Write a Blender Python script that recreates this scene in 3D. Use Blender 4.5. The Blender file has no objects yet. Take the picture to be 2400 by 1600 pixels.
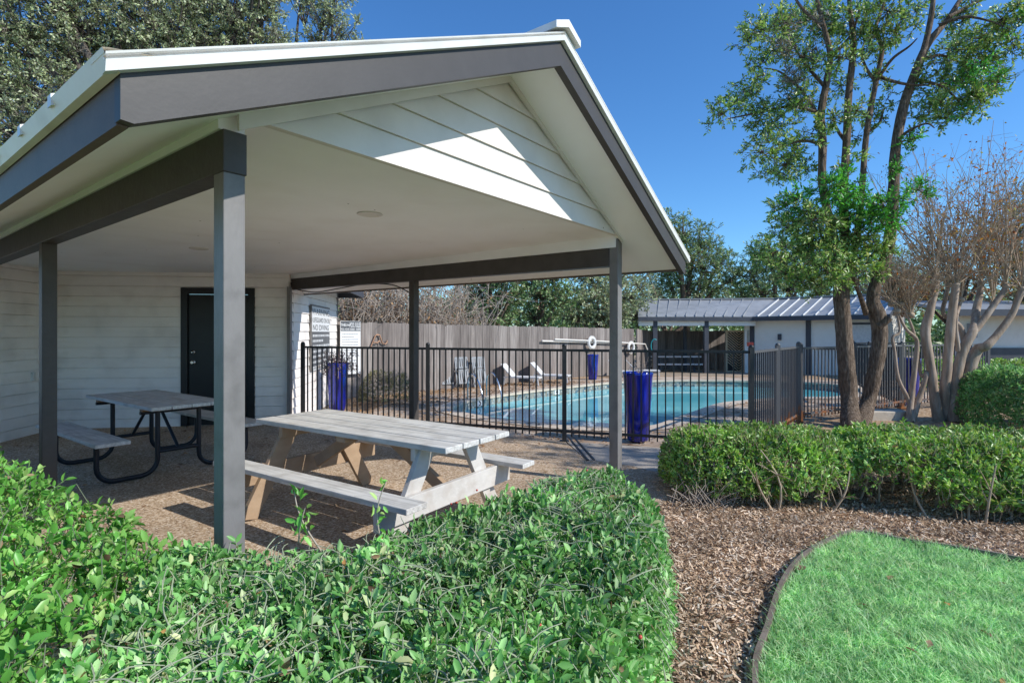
import bpy, bmesh, math, random
import numpy as np
from mathutils import Vector, Matrix, noise as mnoise

random.seed(7)
RNG = np.random.default_rng(11)
scn = bpy.context.scene
COL = scn.collection

# ------------------------------------------------------------------ survey of the place
CAM_H, FOC, HORIZON = 1.477, 1255.0, 778.0      # eye height (m), focal length and horizon row in 2400 px survey units
DECK = -0.08                                     # level of the pool deck


def gp(px, py, z=0.0):
    Y = FOC * (CAM_H - z) / (py - HORIZON)
    return Vector(((px - 1200) / FOC * Y, Y, z))


def pt(px, py, Y):
    return Vector(((px - 1200) / FOC * Y, Y, CAM_H - (py - HORIZON) / FOC * Y))


# ------------------------------------------------------------------ helpers: objects
ROOTS = {}


def put(o, label=None, cat=None, group=None, kind=None):
    if label: o['label'] = label
    if cat: o['category'] = cat
    if group: o['group'] = group
    if kind: o['kind'] = kind
    return o


def thing(name, label, cat, loc=(0, 0, 0), rz=0.0, group=None):
    o = bpy.data.objects.new(name, None)
    o.empty_display_size = 0.2
    COL.objects.link(o)
    o.location = loc
    o.rotation_euler = (0, 0, rz)
    put(o, label, cat, group)
    ROOTS[o] = Matrix.Translation(Vector(loc)) @ Matrix.Rotation(rz, 4, 'Z')
    return o


def copy_tree(o, parent=None):
    c = o.copy()
    COL.objects.link(c)
    if parent is not None: c.parent = parent
    for ch in o.children: copy_tree(ch, c)
    return c


class MB:
    def __init__(s):
        s.v = []; s.f = []; s.smooth = []

    def add(s, verts, faces, smooth=False):
        b = len(s.v)
        s.v += [tuple(v) for v in verts]
        s.f += [tuple(i + b for i in f) for f in faces]
        s.smooth += [smooth] * len(faces)
        return s

    def hexa(s, p):
        return s.add(p, [(3, 2, 1, 0), (4, 5, 6, 7), (0, 1, 5, 4), (1, 2, 6, 5), (2, 3, 7, 6), (3, 0, 4, 7)])

    def box(s, x0, x1, y0, y1, z0, z1, fr=None):
        p = [(x0, y0, z0), (x1, y0, z0), (x1, y1, z0), (x0, y1, z0), (x0, y0, z1), (x1, y0, z1), (x1, y1, z1), (x0, y1, z1)]
        if fr: p = [fr(*q) for q in p]
        return s.hexa(p)

    def bar(s, a, b, w, h, up=(0, 0, 1)):
        a = Vector(a); b = Vector(b); d = (b - a).normalized(); up = Vector(up)
        r = d.cross(up)
        if r.length < 1e-4: r = d.cross(Vector((1, 0, 0)))
        r.normalize(); n = r.cross(d).normalized()
        r *= w / 2; n *= h / 2
        return s.hexa([a - r - n, a + r - n, a + r + n, a - r + n, b - r - n, b + r - n, b + r + n, b - r + n])

    def tube(s, pts, rad, n=8, caps=True):
        pts = [Vector(p) for p in pts]
        if not hasattr(rad, '__len__'): rad = [rad] * len(pts)
        rings = []; prev = None
        for i, p in enumerate(pts):
            d = (pts[min(i + 1, len(pts) - 1)] - pts[max(i - 1, 0)])
            if d.length < 1e-7: d = Vector((0, 0, 1))
            d.normalize()
            if prev is None:
                a = Vector((1, 0, 0)) if abs(d.x) < .8 else Vector((0, 1, 0))
                r = d.cross(a).normalized()
            else:
                r = prev - d * prev.dot(d)
                if r.length < 1e-5: r = d.orthogonal()
                r.normalize()
            prev = r; q = d.cross(r)
            rings.append([p + (r * math.cos(2 * math.pi * k / n) + q * math.sin(2 * math.pi * k / n)) * rad[i] for k in range(n)])
        vs = [v for rg in rings for v in rg]; fs = []
        for i in range(len(rings) - 1):
            for k in range(n):
                a = i * n + k; b = i * n + (k + 1) % n
                fs.append((a, b, b + n, a + n))
        s.add(vs, fs, True)
        if caps:
            s.add(rings[0], [tuple(reversed(range(n)))]); s.add(rings[-1], [tuple(range(n))])
        return s

    def lathe(s, prof, c=(0, 0, 0), n=32):
        c = Vector(c); vs = []; fs = []
        for r, z in prof:
            for k in range(n):
                a = 2 * math.pi * k / n
                vs.append((c.x + r * math.cos(a), c.y + r * math.sin(a), c.z + z))
        for i in range(len(prof) - 1):
            for k in range(n):
                a = i * n + k; b = i * n + (k + 1) % n
                fs.append((a, b, b + n, a + n))
        return s.add(vs, fs, True)

    def fin(s, name, mat, parent=None, world=True, bevel=0.0, mats=None):
        m = bpy.data.meshes.new(name)
        vs = s.v
        if parent is not None and world:
            root = parent
            while root.parent is not None: root = root.parent
            inv = ROOTS[root].inverted()
            vs = [tuple(inv @ Vector(v)) for v in vs]
        m.from_pydata(vs, [], s.f)
        m.polygons.foreach_set('use_smooth', s.smooth)
        m.materials.append(mat)
        for mm in mats or []: m.materials.append(mm)
        m.update()
        o = bpy.data.objects.new(name, m)
        COL.objects.link(o)
        if parent is not None: o.parent = parent
        if bevel:
            bv = o.modifiers.new('bevel', 'BEVEL'); bv.width = bevel; bv.segments = 2; bv.limit_method = 'ANGLE'; bv.angle_limit = math.radians(40)
        return o


def np_mesh(name, V, idx, sizes, mat, parent=None, mats=None, mat_idx=None, smooth=False):
    """V (n,3) world coordinates, idx flat loop vertex indices, sizes per-face loop totals."""
    V = np.asarray(V, dtype=np.float32)
    if parent is not None:
        root = parent
        while root.parent is not None: root = root.parent
        inv = np.array(ROOTS[root].inverted())
        V = V @ inv[:3, :3].T.astype(np.float32) + inv[:3, 3].astype(np.float32)
    me = bpy.data.meshes.new(name)
    me.vertices.add(len(V)); me.vertices.foreach_set('co', np.ascontiguousarray(V, dtype=np.float32).ravel())
    idx = np.asarray(idx, dtype=np.int32).ravel(); sizes = np.asarray(sizes, dtype=np.int32)
    me.loops.add(len(idx)); me.loops.foreach_set('vertex_index', idx)
    st = np.concatenate([[0], np.cumsum(sizes)[:-1]]).astype(np.int32)
    me.polygons.add(len(sizes)); me.polygons.foreach_set('loop_start', st)
    me.polygons.foreach_set('loop_total', sizes)
    me.materials.append(mat)
    for mm in mats or []: me.materials.append(mm)
    if mat_idx is not None: me.polygons.foreach_set('material_index', np.asarray(mat_idx, dtype=np.int32))
    if smooth: me.polygons.foreach_set('use_smooth', np.ones(len(sizes), dtype=bool))
    me.update(calc_edges=True)
    o = bpy.data.objects.new(name, me)
    COL.objects.link(o)
    if parent is not None: o.parent = parent
    return o


# ------------------------------------------------------------------ helpers: materials
def new_mat(name):
    m = bpy.data.materials.new(name); m.use_nodes = True
    nt = m.node_tree
    return m, nt, nt.nodes, nt.links, nt.nodes['Principled BSDF']


def nd(ns, t, **kw):
    n = ns.new(t)
    for k, v in kw.items(): setattr(n, k, v)
    return n


def ramp(ns, stops, interp='LINEAR'):
    r = ns.new('ShaderNodeValToRGB'); cr = r.color_ramp; cr.interpolation = interp
    while len(cr.elements) < len(stops): cr.elements.new(0.5)
    for e, (p, c) in zip(cr.elements, stops):
        e.position = p; e.color = (*c, 1) if len(c) == 3 else c
    return r


def painted(name, c1, c2=None, rough=.55, scale=6., stretch=(1, 1, 1), bump=.15, bscale=None, spec=.35, detail=6, dirt=None, specks=False):
    """paint / plaster / concrete: two tones mixed by stretched noise, with a matching bump."""
    m, nt, ns, ln, b = new_mat(name)
    tc = ns.new('ShaderNodeTexCoord'); mp = ns.new('ShaderNodeMapping'); mp.inputs['Scale'].default_value = stretch
    ln.new(tc.outputs['Object'], mp.inputs['Vector'])
    n = nd(ns, 'ShaderNodeTexNoise'); n.inputs['Scale'].default_value = scale; n.inputs['Detail'].default_value = detail; n.inputs['Roughness'].default_value = .62
    ln.new(mp.outputs[0], n.inputs['Vector'])
    r = ramp(ns, [(.3, c1), (.7, c2 or c1)]); ln.new(n.outputs['Fac'], r.inputs[0])
    out = r.outputs[0]
    if dirt:
        n3 = nd(ns, 'ShaderNodeTexNoise'); n3.inputs['Scale'].default_value = dirt[1]; n3.inputs['Detail'].default_value = 8
        ln.new(tc.outputs['Object'], n3.inputs['Vector'])
        r3 = ramp(ns, [(.48, (0, 0, 0)), (.72, (1, 1, 1))]); ln.new(n3.outputs['Fac'], r3.inputs[0])
        mx = nd(ns, 'ShaderNodeMixRGB'); mx.inputs['Color2'].default_value = (*dirt[0], 1)
        ml = nd(ns, 'ShaderNodeMath', operation='MULTIPLY'); ml.inputs[1].default_value = dirt[2]
        ln.new(r3.outputs[0], ml.inputs[0]); ln.new(ml.outputs[0], mx.inputs['Fac']); ln.new(out, mx.inputs['Color1']); out = mx.outputs[0]
    if specks:      # rusty nail heads and fly specks
        vo = nd(ns, 'ShaderNodeTexVoronoi'); vo.inputs['Scale'].default_value = 3.2; ln.new(tc.outputs['Object'], vo.inputs['Vector'])
        lt = nd(ns, 'ShaderNodeMath', operation='LESS_THAN'); lt.inputs[1].default_value = .026; ln.new(vo.outputs['Distance'], lt.inputs[0])
        mk = nd(ns, 'ShaderNodeMixRGB'); mk.inputs['Color2'].default_value = (.12, .09, .07, 1)
        ln.new(lt.outputs[0], mk.inputs['Fac']); ln.new(out, mk.inputs['Color1']); out = mk.outputs[0]
    ln.new(out, b.inputs['Base Color'])
    b.inputs['Roughness'].default_value = rough; b.inputs['Specular IOR Level'].default_value = spec
    if bump:
        n2 = nd(ns, 'ShaderNodeTexNoise'); n2.inputs['Scale'].default_value = bscale or scale * 4; n2.inputs['Detail'].default_value = 5
        ln.new(mp.outputs[0], n2.inputs['Vector'])
        bp = nd(ns, 'ShaderNodeBump'); bp.inputs['Strength'].default_value = bump; bp.inputs['Distance'].default_value = .01
        ln.new(n2.outputs['Fac'], bp.inputs['Height']); ln.new(bp.outputs[0], b.inputs['Normal'])
    return m


def leaf_mat(name, stops, rough=.42, trans=.3, spec=.5, nsc=2.2, namp=(.62, 1.2)):
    """leaves: every leaf (mesh island) draws its own tone from the ramp; part of the light passes through."""
    m, nt, ns, ln, b = new_mat(name)
    g = ns.new('ShaderNodeNewGeometry')
    r = ramp(ns, stops); ln.new(g.outputs['Random Per Island'], r.inputs[0])
    tc = ns.new('ShaderNodeTexCoord')
    n = nd(ns, 'ShaderNodeTexNoise'); n.inputs['Scale'].default_value = nsc; n.inputs['Detail'].default_value = 3
    ln.new(tc.outputs['Object'], n.inputs['Vector'])
    r2 = ramp(ns, [(.35, (namp[0],) * 3), (.68, (namp[1],) * 3)]); ln.new(n.outputs['Fac'], r2.inputs[0])
    mx = nd(ns, 'ShaderNodeMixRGB', blend_type='MULTIPLY'); mx.inputs['Fac'].default_value = 1
    ln.new(r.outputs[0], mx.inputs['Color1']); ln.new(r2.outputs[0], mx.inputs['Color2'])
    ln.new(mx.outputs[0], b.inputs['Base Color'])
    b.inputs['Roughness'].default_value = rough; b.inputs['Specular IOR Level'].default_value = spec
    t = ns.new('ShaderNodeBsdfTranslucent')
    hs = ns.new('ShaderNodeHueSaturation'); hs.inputs['Hue'].default_value = .485; hs.inputs['Saturation'].default_value = 1.15; hs.inputs['Value'].default_value = 1.5
    ln.new(mx.outputs[0], hs.inputs['Color']); ln.new(hs.outputs[0], t.inputs['Color'])
    ms = ns.new('ShaderNodeMixShader'); ms.inputs[0].default_value = trans
    ln.new(b.outputs[0], ms.inputs[1]); ln.new(t.outputs[0], ms.inputs[2])
    ln.new(ms.outputs[0], ns['Material Output'].inputs['Surface'])
    return m


def speckle(name, stops, scale, rough=.9, bump=.5, big=None, dist=.01, rnd=1.0):
    """aggregate / gravel / chips: voronoi cells with their own tone plus large-scale stains."""
    m, nt, ns, ln, b = new_mat(name)
    tc = ns.new('ShaderNodeTexCoord')
    v = nd(ns, 'ShaderNodeTexVoronoi'); v.inputs['Scale'].default_value = scale; v.inputs['Randomness'].default_value = rnd
    ln.new(tc.outputs['Object'], v.inputs['Vector'])
    sp = ns.new('ShaderNodeSeparateColor'); ln.new(v.outputs['Color'], sp.inputs[0])
    r = ramp(ns, stops); ln.new(sp.outputs[0], r.inputs[0])
    n = nd(ns, 'ShaderNodeTexNoise'); n.inputs['Scale'].default_value = big or 1.3; n.inputs['Detail'].default_value = 7; n.inputs['Roughness'].default_value = .65
    ln.new(tc.outputs['Object'], n.inputs['Vector'])
    r2 = ramp(ns, [(.3, (.66, .64, .62)), (.7, (1.12, 1.1, 1.06))]); ln.new(n.outputs['Fac'], r2.inputs[0])
    mx = nd(ns, 'ShaderNodeMixRGB', blend_type='MULTIPLY'); mx.inputs['Fac'].default_value = 1
    ln.new(r.outputs[0], mx.inputs['Color1']); ln.new(r2.outputs[0], mx.inputs['Color2'])
    ln.new(mx.outputs[0], b.inputs['Base Color'])
    b.inputs['Roughness'].default_value = rough; b.inputs['Specular IOR Level'].default_value = .25
    bp = nd(ns, 'ShaderNodeBump'); bp.inputs['Strength'].default_value = bump; bp.inputs['Distance'].default_value = dist
    ln.new(v.outputs['Distance'], bp.inputs['Height']); bp.invert = True
    ln.new(bp.outputs[0], b.inputs['Normal'])
    return m


def simple(name, col, rough=.5, metal=0., spec=.5):
    m, nt, ns, ln, b = new_mat(name)
    tc = ns.new('ShaderNodeTexCoord')
    n = nd(ns, 'ShaderNodeTexNoise'); n.inputs['Scale'].default_value = 14; n.inputs['Detail'].default_value = 5
    ln.new(tc.outputs['Object'], n.inputs['Vector'])
    r = ramp(ns, [(.3, tuple(c * .86 for c in col)), (.7, tuple(min(1, c * 1.08) for c in col))]); ln.new(n.outputs['Fac'], r.inputs[0])
    ln.new(r.outputs[0], b.inputs['Base Color'])
    b.inputs['Roughness'].default_value = rough; b.inputs['Metallic'].default_value = metal; b.inputs['Specular IOR Level'].default_value = spec
    return m


def bark_mat(name, c1, c2, c3, sx=9., sz=2.2, bump=1.0):
    m, nt, ns, ln, b = new_mat(name)
    tc = ns.new('ShaderNodeTexCoord'); mp = ns.new('ShaderNodeMapping'); mp.inputs['Scale'].default_value = (sx, sx, sz)
    ln.new(tc.outputs['Object'], mp.inputs['Vector'])
    n = nd(ns, 'ShaderNodeTexNoise'); n.inputs['Scale'].default_value = 3; n.inputs['Detail'].default_value = 8; n.inputs['Roughness'].default_value = .7
    ln.new(mp.outputs[0], n.inputs['Vector'])
    r = ramp(ns, [(.3, c1), (.52, c2), (.72, c3)]); ln.new(n.outputs['Fac'], r.inputs[0]); ln.new(r.outputs[0], b.inputs['Base Color'])
    bp = nd(ns, 'ShaderNodeBump'); bp.inputs['Strength'].default_value = bump; bp.inputs['Distance'].default_value = .02
    ln.new(n.outputs['Fac'], bp.inputs['Height']); ln.new(bp.outputs[0], b.inputs['Normal'])
    b.inputs['Roughness'].default_value = .9; b.inputs['Specular IOR Level'].default_value = .2
    return m


M = {}
M['grey'] = painted('grey_paint', (.17, .16, .155), (.21, .198, .192), rough=.45, scale=5, stretch=(1, 1, .35), bump=.25, bscale=40, dirt=((.08, .074, .07), 9, .4))
M['beam'] = painted('shaded_grey_paint', (.06, .051, .046), (.078, .068, .062), rough=.5, scale=5, stretch=(1, 1, 1), bump=.25, bscale=30, dirt=((.04, .033, .027), 7, .4))  # the posts' grey paint, darkened to stand for shade under the roof
M['greyfasc'] = painted('barge_paint', (.05, .046, .044), (.062, .057, .055), rough=.5, scale=5, stretch=(1, 1, 1), bump=.04, bscale=60, dirt=((.05, .045, .042), 4, .3))
M['fascia'] = painted('fascia_paint', (.1, .07, .05), (.122, .088, .065), rough=.55, scale=5, stretch=(.6, .6, 1.5), bump=.15, bscale=30, dirt=((.05, .044, .038), 5, .3))
M['creamtrim'] = painted('cream_metal_trim', (.72, .66, .53), (.8, .74, .62), rough=.4, scale=5, bump=0, spec=.5, dirt=((.4, .35, .26), 4, .5))
M['white'] = painted('white_paint', (.68, .635, .585), (.73, .685, .64), rough=.6, scale=3, bump=.06, specks=True, dirt=((.5, .46, .41), 4, .25))
M['soffit'] = painted('soffit_paint', (.88, .865, .86), (.92, .905, .9), specks=True, rough=.65, scale=2.5, bump=.05, dirt=((.6, .53, .45), 2, .15))
M['siding'] = painted('siding_paint', (.84, .775, .725), (.9, .84, .795), rough=.6, scale=4, stretch=(.5, .5, 2), bump=.12, bscale=60, dirt=((.4, .35, .31), 2.5, .3))
M['roofmetal'] = painted('roof_metal', (.62, .62, .6), (.74, .74, .72), rough=.38, scale=3, bump=0, spec=.6)
M['flash'] = painted('flashing_metal', (.7, .69, .66), (.8, .79, .76), rough=.35, scale=5, bump=0, spec=.6, dirt=((.38, .36, .3), 5, .35))
M['door'] = painted('black_door_paint', (.012, .012, .013), (.018, .018, .019), rough=.35, scale=6, bump=.08)
M['blackmetal'] = painted('black_metal', (.018, .018, .02), (.03, .03, .032), rough=.4, scale=20, bump=.05)
M['tubemetal'] = painted('blue_black_tube', (.014, .016, .022), (.02, .023, .03), rough=.38, scale=20, bump=.05)
M['chrome'] = simple('steel', (.7, .7, .7), .2, 1.)
M['tableplank'] = painted('weathered_grey_planks', (.4, .385, .36), (.7, .68, .645), rough=.7, scale=4, stretch=(.5, 9, 9), bump=.5, bscale=9, dirt=((.22, .19, .16), 7, .4))
M['tablebounce'] = painted('table_paint_bounce', (.34, .235, .15), (.42, .3, .2), rough=.7, scale=6, stretch=(1, 1, 2), bump=.3, bscale=14, dirt=((.26, .17, .1), 5, .5))  # leg paint with warm bounced light put into its colour
M['tableleg'] = painted('table_leg_paint', (.5, .475, .44), (.6, .575, .54), rough=.65, scale=6, stretch=(1, 1, 2), bump=.3, bscale=14, dirt=((.3, .22, .15), 5, .5))
M['rawwood'] = painted('raw_wood', (.24, .14, .075), (.34, .21, .12), rough=.75, scale=6, stretch=(.6, 5, 5), bump=.3)
M['poolwater'] = None
M['bluepot'] = None
M['whiteplastic'] = simple('white_plastic', (.66, .65, .63), .45)
M['whitefabric'] = painted('white_mesh_fabric', (.6, .58, .55), (.68, .66, .63), rough=.8, scale=60, bump=.2)
M['bluehouse'] = painted('blue_grey_paint', (.05, .055, .068), (.07, .075, .09), rough=.5, scale=4, bump=.1)
M['greyroof'] = painted('grey_metal_roof', (.27, .272, .27), (.33, .332, .33), rough=.42, scale=3, bump=0, spec=.55, dirt=((.16, .165, .165), 2.5, .35))
M['creamwall'] = painted('cream_wall', (.82, .79, .72), (.87, .85, .79), rough=.65, scale=3, bump=.08)
M['turq'] = simple('turquoise_hose', (.02, .3, .34), .4)
M['red'] = simple('red_plastic', (.5, .05, .03), .45)
M['copper'] = simple('copper_rod', (.4, .22, .13), .4, .3)
M['pole'] = painted('pale_pole', (.62, .57, .5), (.72, .68, .62), rough=.5, scale=8, stretch=(1, 1, 1), bump=.05)
M['patio'] = speckle('exposed_aggregate', [(0, (.22, .145, .09)), (.35, (.43, .31, .205)), (.7, (.55, .42, .3)), (1, (.72, .61, .5))], 75, bump=.45, dist=.004, big=1.1)
M['deck'] = speckle('deck_flagstone', [(0, (.36, .26, .185)), (.5, (.5, .385, .285)), (1, (.58, .48, .385))], 3.2, bump=.12, big=3.5)
M['deckdirt'] = speckle('leafy_gravel', [(0, (.18, .11, .06)), (.4, (.38, .25, .145)), (.8, (.5, .35, .22)), (1, (.62, .5, .37))], 30, bump=.5, big=1.2)
M['path'] = painted('concrete_path', (.32, .285, .25), (.44, .4, .355), rough=.85, scale=3.5, bump=.3, bscale=70, dirt=((.24, .19, .15), 3, .5))
M['soil'] = speckle('mulch_soil', [(0, (.15, .095, .06)), (.5, (.34, .22, .145)), (1, (.52, .37, .265))], 45, bump=.8, big=2.2)
M['dirt'] = speckle('ground_dirt', [(0, (.28, .22, .16)), (.5, (.4, .32, .24)), (1, (.5, .42, .33))], 12, bump=.4, big=.4)
M['lawnbase'] = painted('lawn_thatch', (.06, .17, .06), (.11, .26, .1), rough=.9, scale=30, bump=.5)
M['edging'] = painted('edging_board', (.14, .105, .08), (.24, .195, .16), rough=.8, scale=10, bump=.5, bscale=30)
M['coping'] = painted('pool_coping', (.5, .4, .3), (.62, .52, .41), rough=.75, scale=7, bump=.25)
M['plaster'] = painted('pool_plaster', (.18, .5, .55), (.25, .58, .62), rough=.7, scale=3, bump=.05)
M['stone'] = painted('limestone', (.42, .36, .28), (.55, .48, .39), rough=.85, scale=6, bump=.5)
M['signwhite'] = painted('sign_white', (.7, .7, .7), (.76, .76, .76), rough=.4, scale=3, bump=0)
M['signgrey'] = painted('sign_grey', (.075, .08, .09), (.09, .095, .105), rough=.4, scale=3, bump=0)
M['signink'] = simple('sign_ink', (.02, .02, .022), .5)
M['signtext'] = simple('sign_pale_text', (.6, .6, .6), .5)
M['signfaint'] = simple('sign_small_print', (.3, .3, .31), .5)

# wood fence: vertical boards, each with its own tone
m, nt, ns, ln, b = new_mat('weathered_fence_boards'); M['fence'] = m
g = ns.new('ShaderNodeNewGeometry')
r = ramp(ns, [(0, (.155, .13, .117)), (.5, (.225, .192, .173)), (1, (.3, .263, .24))]); ln.new(g.outputs['Random Per Island'], r.inputs[0])
tc = ns.new('ShaderNodeTexCoord'); mp = ns.new('ShaderNodeMapping'); mp.inputs['Scale'].default_value = (14, 14, .9); ln.new(tc.outputs['Object'], mp.inputs[0])
n = nd(ns, 'ShaderNodeTexNoise'); n.inputs['Scale'].default_value = 2; n.inputs['Detail'].default_value = 7; ln.new(mp.outputs[0], n.inputs[0])
r2 = ramp(ns, [(.3, (.6, .58, .57)), (.7, (1.2, 1.19, 1.18))]); ln.new(n.outputs[0], r2.inputs[0])
mx = nd(ns, 'ShaderNodeMixRGB', blend_type='MULTIPLY'); mx.inputs[0].default_value = 1
ln.new(r.outputs[0], mx.inputs[1]); ln.new(r2.outputs[0], mx.inputs[2]); ln.new(mx.outputs[0], b.inputs['Base Color'])
b.inputs['Roughness'].default_value = .85
# water
m, nt, ns, ln, b = new_mat('pool_water'); M['poolwater'] = m
tc = ns.new('ShaderNodeTexCoord')
n = nd(ns, 'ShaderNodeTexNoise'); n.inputs['Scale'].default_value = .35; n.inputs['Detail'].default_value = 2; ln.new(tc.outputs['Object'], n.inputs[0])
r = ramp(ns, [(.35, (.12, .48, .53)), (.65, (.24, .64, .67))]); ln.new(n.outputs[0], r.inputs[0]); ln.new(r.outputs[0], b.inputs['Base Color'])
b.inputs['Roughness'].default_value = .03; b.inputs['IOR'].default_value = 1.33
n2 = nd(ns, 'ShaderNodeTexNoise'); n2.inputs['Scale'].default_value = 3.5; n2.inputs['Detail'].default_value = 3; ln.new(tc.outputs['Object'], n2.inputs[0])
bp = nd(ns, 'ShaderNodeBump'); bp.inputs['Strength'].default_value = .035; bp.inputs['Distance'].default_value = .02
ln.new(n2.outputs[0], bp.inputs['Height']); ln.new(bp.outputs[0], b.inputs['Normal'])
# pool tile band
m, nt, ns, ln, b = new_mat('waterline_tile'); M['tile'] = m
tc = ns.new('ShaderNodeTexCoord')
v = nd(ns, 'ShaderNodeTexVoronoi'); v.inputs['Scale'].default_value = 16; ln.new(tc.outputs['Object'], v.inputs[0])
sp = ns.new('ShaderNodeSeparateColor'); ln.new(v.outputs['Color'], sp.inputs[0])
r = ramp(ns, [(0, (.05, .09, .13)), (.3, (.3, .29, .24)), (.55, (.12, .17, .2)), (.8, (.42, .42, .38)), (1, (.2, .16, .1))]); ln.new(sp.outputs[0], r.inputs[0]); ln.new(r.outputs[0], b.inputs['Base Color'])
b.inputs['Roughness'].default_value = .3
# cobalt glaze with runs
m, nt, ns, ln, b = new_mat('cobalt_glaze'); M['bluepot'] = m
tc = ns.new('ShaderNodeTexCoord'); mp = ns.new('ShaderNodeMapping'); mp.inputs['Scale'].default_value = (9, 9, 1.1); ln.new(tc.outputs['Object'], mp.inputs[0])
n = nd(ns, 'ShaderNodeTexNoise'); n.inputs['Scale'].default_value = 2; n.inputs['Detail'].default_value = 6; ln.new(mp.outputs[0], n.inputs[0])
r = ramp(ns, [(.3, (.003, .005, .055)), (.5, (.006, .013, .22)), (.66, (.012, .035, .46)), (.8, (.15, .13, .34))]); ln.new(n.outputs[0], r.inputs[0]); ln.new(r.outputs[0], b.inputs['Base Color'])
b.inputs['Roughness'].default_value = .14; b.inputs['Coat Weight'].default_value = .6; b.inputs['Coat Roughness'].default_value = .06
# black fence metal, lightened to imitate sun gloss, going rusty at the foot
m, nt, ns, ln, b = new_mat('rusting_sunlit_metal'); M['rusty'] = m
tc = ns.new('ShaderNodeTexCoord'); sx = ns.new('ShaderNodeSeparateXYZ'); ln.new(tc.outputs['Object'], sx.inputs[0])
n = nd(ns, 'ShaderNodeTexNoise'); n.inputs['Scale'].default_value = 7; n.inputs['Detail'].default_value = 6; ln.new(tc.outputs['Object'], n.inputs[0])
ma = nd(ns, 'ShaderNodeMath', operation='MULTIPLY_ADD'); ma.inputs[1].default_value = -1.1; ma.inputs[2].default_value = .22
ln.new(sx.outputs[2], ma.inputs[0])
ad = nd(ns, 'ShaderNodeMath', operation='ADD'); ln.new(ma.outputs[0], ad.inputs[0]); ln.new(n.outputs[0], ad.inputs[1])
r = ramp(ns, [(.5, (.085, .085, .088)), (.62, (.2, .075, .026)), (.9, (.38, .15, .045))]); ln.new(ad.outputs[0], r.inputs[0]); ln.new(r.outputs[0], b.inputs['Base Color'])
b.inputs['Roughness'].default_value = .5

M['bark'] = bark_mat('dark_bark', (.05, .034, .023), (.2, .145, .104), (.43, .335, .255), sx=13, sz=2.4, bump=2.6)
M['barkgrey'] = bark_mat('grey_bark', (.06, .05, .042), (.13, .11, .095), (.21, .185, .16))
M['myrtlebark'] = bark_mat('smooth_tan_bark', (.2, .14, .1), (.37, .28, .21), (.5, .42, .35), sx=5, sz=.8, bump=.3)
M['twig'] = simple('twig_bark', (.43, .33, .235), .85, 0, .2)
M['twigpale'] = simple('pale_twig', (.42, .35, .29), .85, 0, .2)
M['twiggreen'] = simple('green_grey_stem', (.16, .19, .12), .7, 0, .3)
M['sagetwig'] = simple('sage_twig', (.33, .36, .24), .7, 0, .3)
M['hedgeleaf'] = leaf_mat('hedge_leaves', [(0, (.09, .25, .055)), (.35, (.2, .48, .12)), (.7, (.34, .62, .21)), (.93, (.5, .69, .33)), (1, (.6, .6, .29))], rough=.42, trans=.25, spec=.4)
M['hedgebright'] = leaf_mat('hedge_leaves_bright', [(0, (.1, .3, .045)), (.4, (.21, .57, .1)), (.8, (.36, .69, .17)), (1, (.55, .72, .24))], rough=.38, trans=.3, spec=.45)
M['fluffyleaf'] = leaf_mat('fluffy_shrub_leaves', [(0, (.1, .24, .07)), (.4, (.23, .5, .16)), (.8, (.38, .64, .26)), (1, (.55, .7, .36))], rough=.5, trans=.4, spec=.3)
M['boxleaf'] = leaf_mat('boxwood_leaves', [(0, (.11, .24, .04)), (.4, (.26, .5, .1)), (.8, (.43, .63, .17)), (1, (.58, .67, .27))], rough=.38, trans=.25)
M['treeleaf'] = leaf_mat('tree_leaves', [(0, (.065, .15, .04)), (.4, (.17, .34, .075)), (.75, (.32, .5, .13)), (1, (.58, .62, .25))], rough=.38, trans=.3)
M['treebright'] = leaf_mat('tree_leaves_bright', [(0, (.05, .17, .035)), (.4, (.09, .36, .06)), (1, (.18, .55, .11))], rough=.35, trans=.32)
M['oakleaf'] = leaf_mat('oak_leaves', [(0, (.16, .2, .095)), (.4, (.33, .41, .19)), (.75, (.48, .54, .29)), (1, (.64, .65, .46))], rough=.4, trans=.22)
M['darkleaf'] = leaf_mat('far_tree_leaves', [(0, (.075, .14, .05)), (.4, (.17, .3, .1)), (.8, (.29, .41, .17)), (1, (.45, .5, .27))], rough=.5, trans=.25)
M['oliveleaf'] = leaf_mat('olive_leaves', [(0, (.1, .105, .04)), (.5, (.24, .245, .1)), (1, (.42, .38, .2))], rough=.5, trans=.25)
M['brownleaf'] = leaf_mat('dry_leaves', [(0, (.14, .08, .045)), (.4, (.32, .2, .11)), (.75, (.45, .31, .19)), (1, (.55, .28, .08))], rough=.7, trans=.2)
M['rustleaf'] = leaf_mat('autumn_leaves', [(0, (.22, .08, .03)), (.35, (.44, .18, .05)), (.7, (.5, .3, .08)), (1, (.36, .38, .1))], rough=.6, trans=.35)
M['purpleleaf'] = leaf_mat('purple_leaves', [(0, (.03, .018, .028)), (.6, (.085, .055, .075)), (1, (.2, .15, .17))], rough=.5, trans=.2)
M['moss'] = leaf_mat('ball_moss', [(0, (.2, .18, .14)), (1, (.36, .33, .27))], rough=.8, trans=.2)
M['chips'] = leaf_mat('mulch_chips', [(0, (.21, .135, .08)), (.35, (.5, .34, .21)), (.7, (.71, .53, .37)), (.92, (.8, .65, .5)), (1, (.85, .74, .6))], rough=.85, trans=0.02, spec=.2)
M['grass'] = leaf_mat('grass_blades', nsc=9., namp=(.8, 1.15), stops=[(0, (.13, .32, .115)), (.3, (.32, .58, .25)), (.7, (.52, .77, .4)), (.92, (.7, .88, .57)), (1, (.7, .68, .42))], rough=.55, trans=.45, spec=.3)

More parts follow.
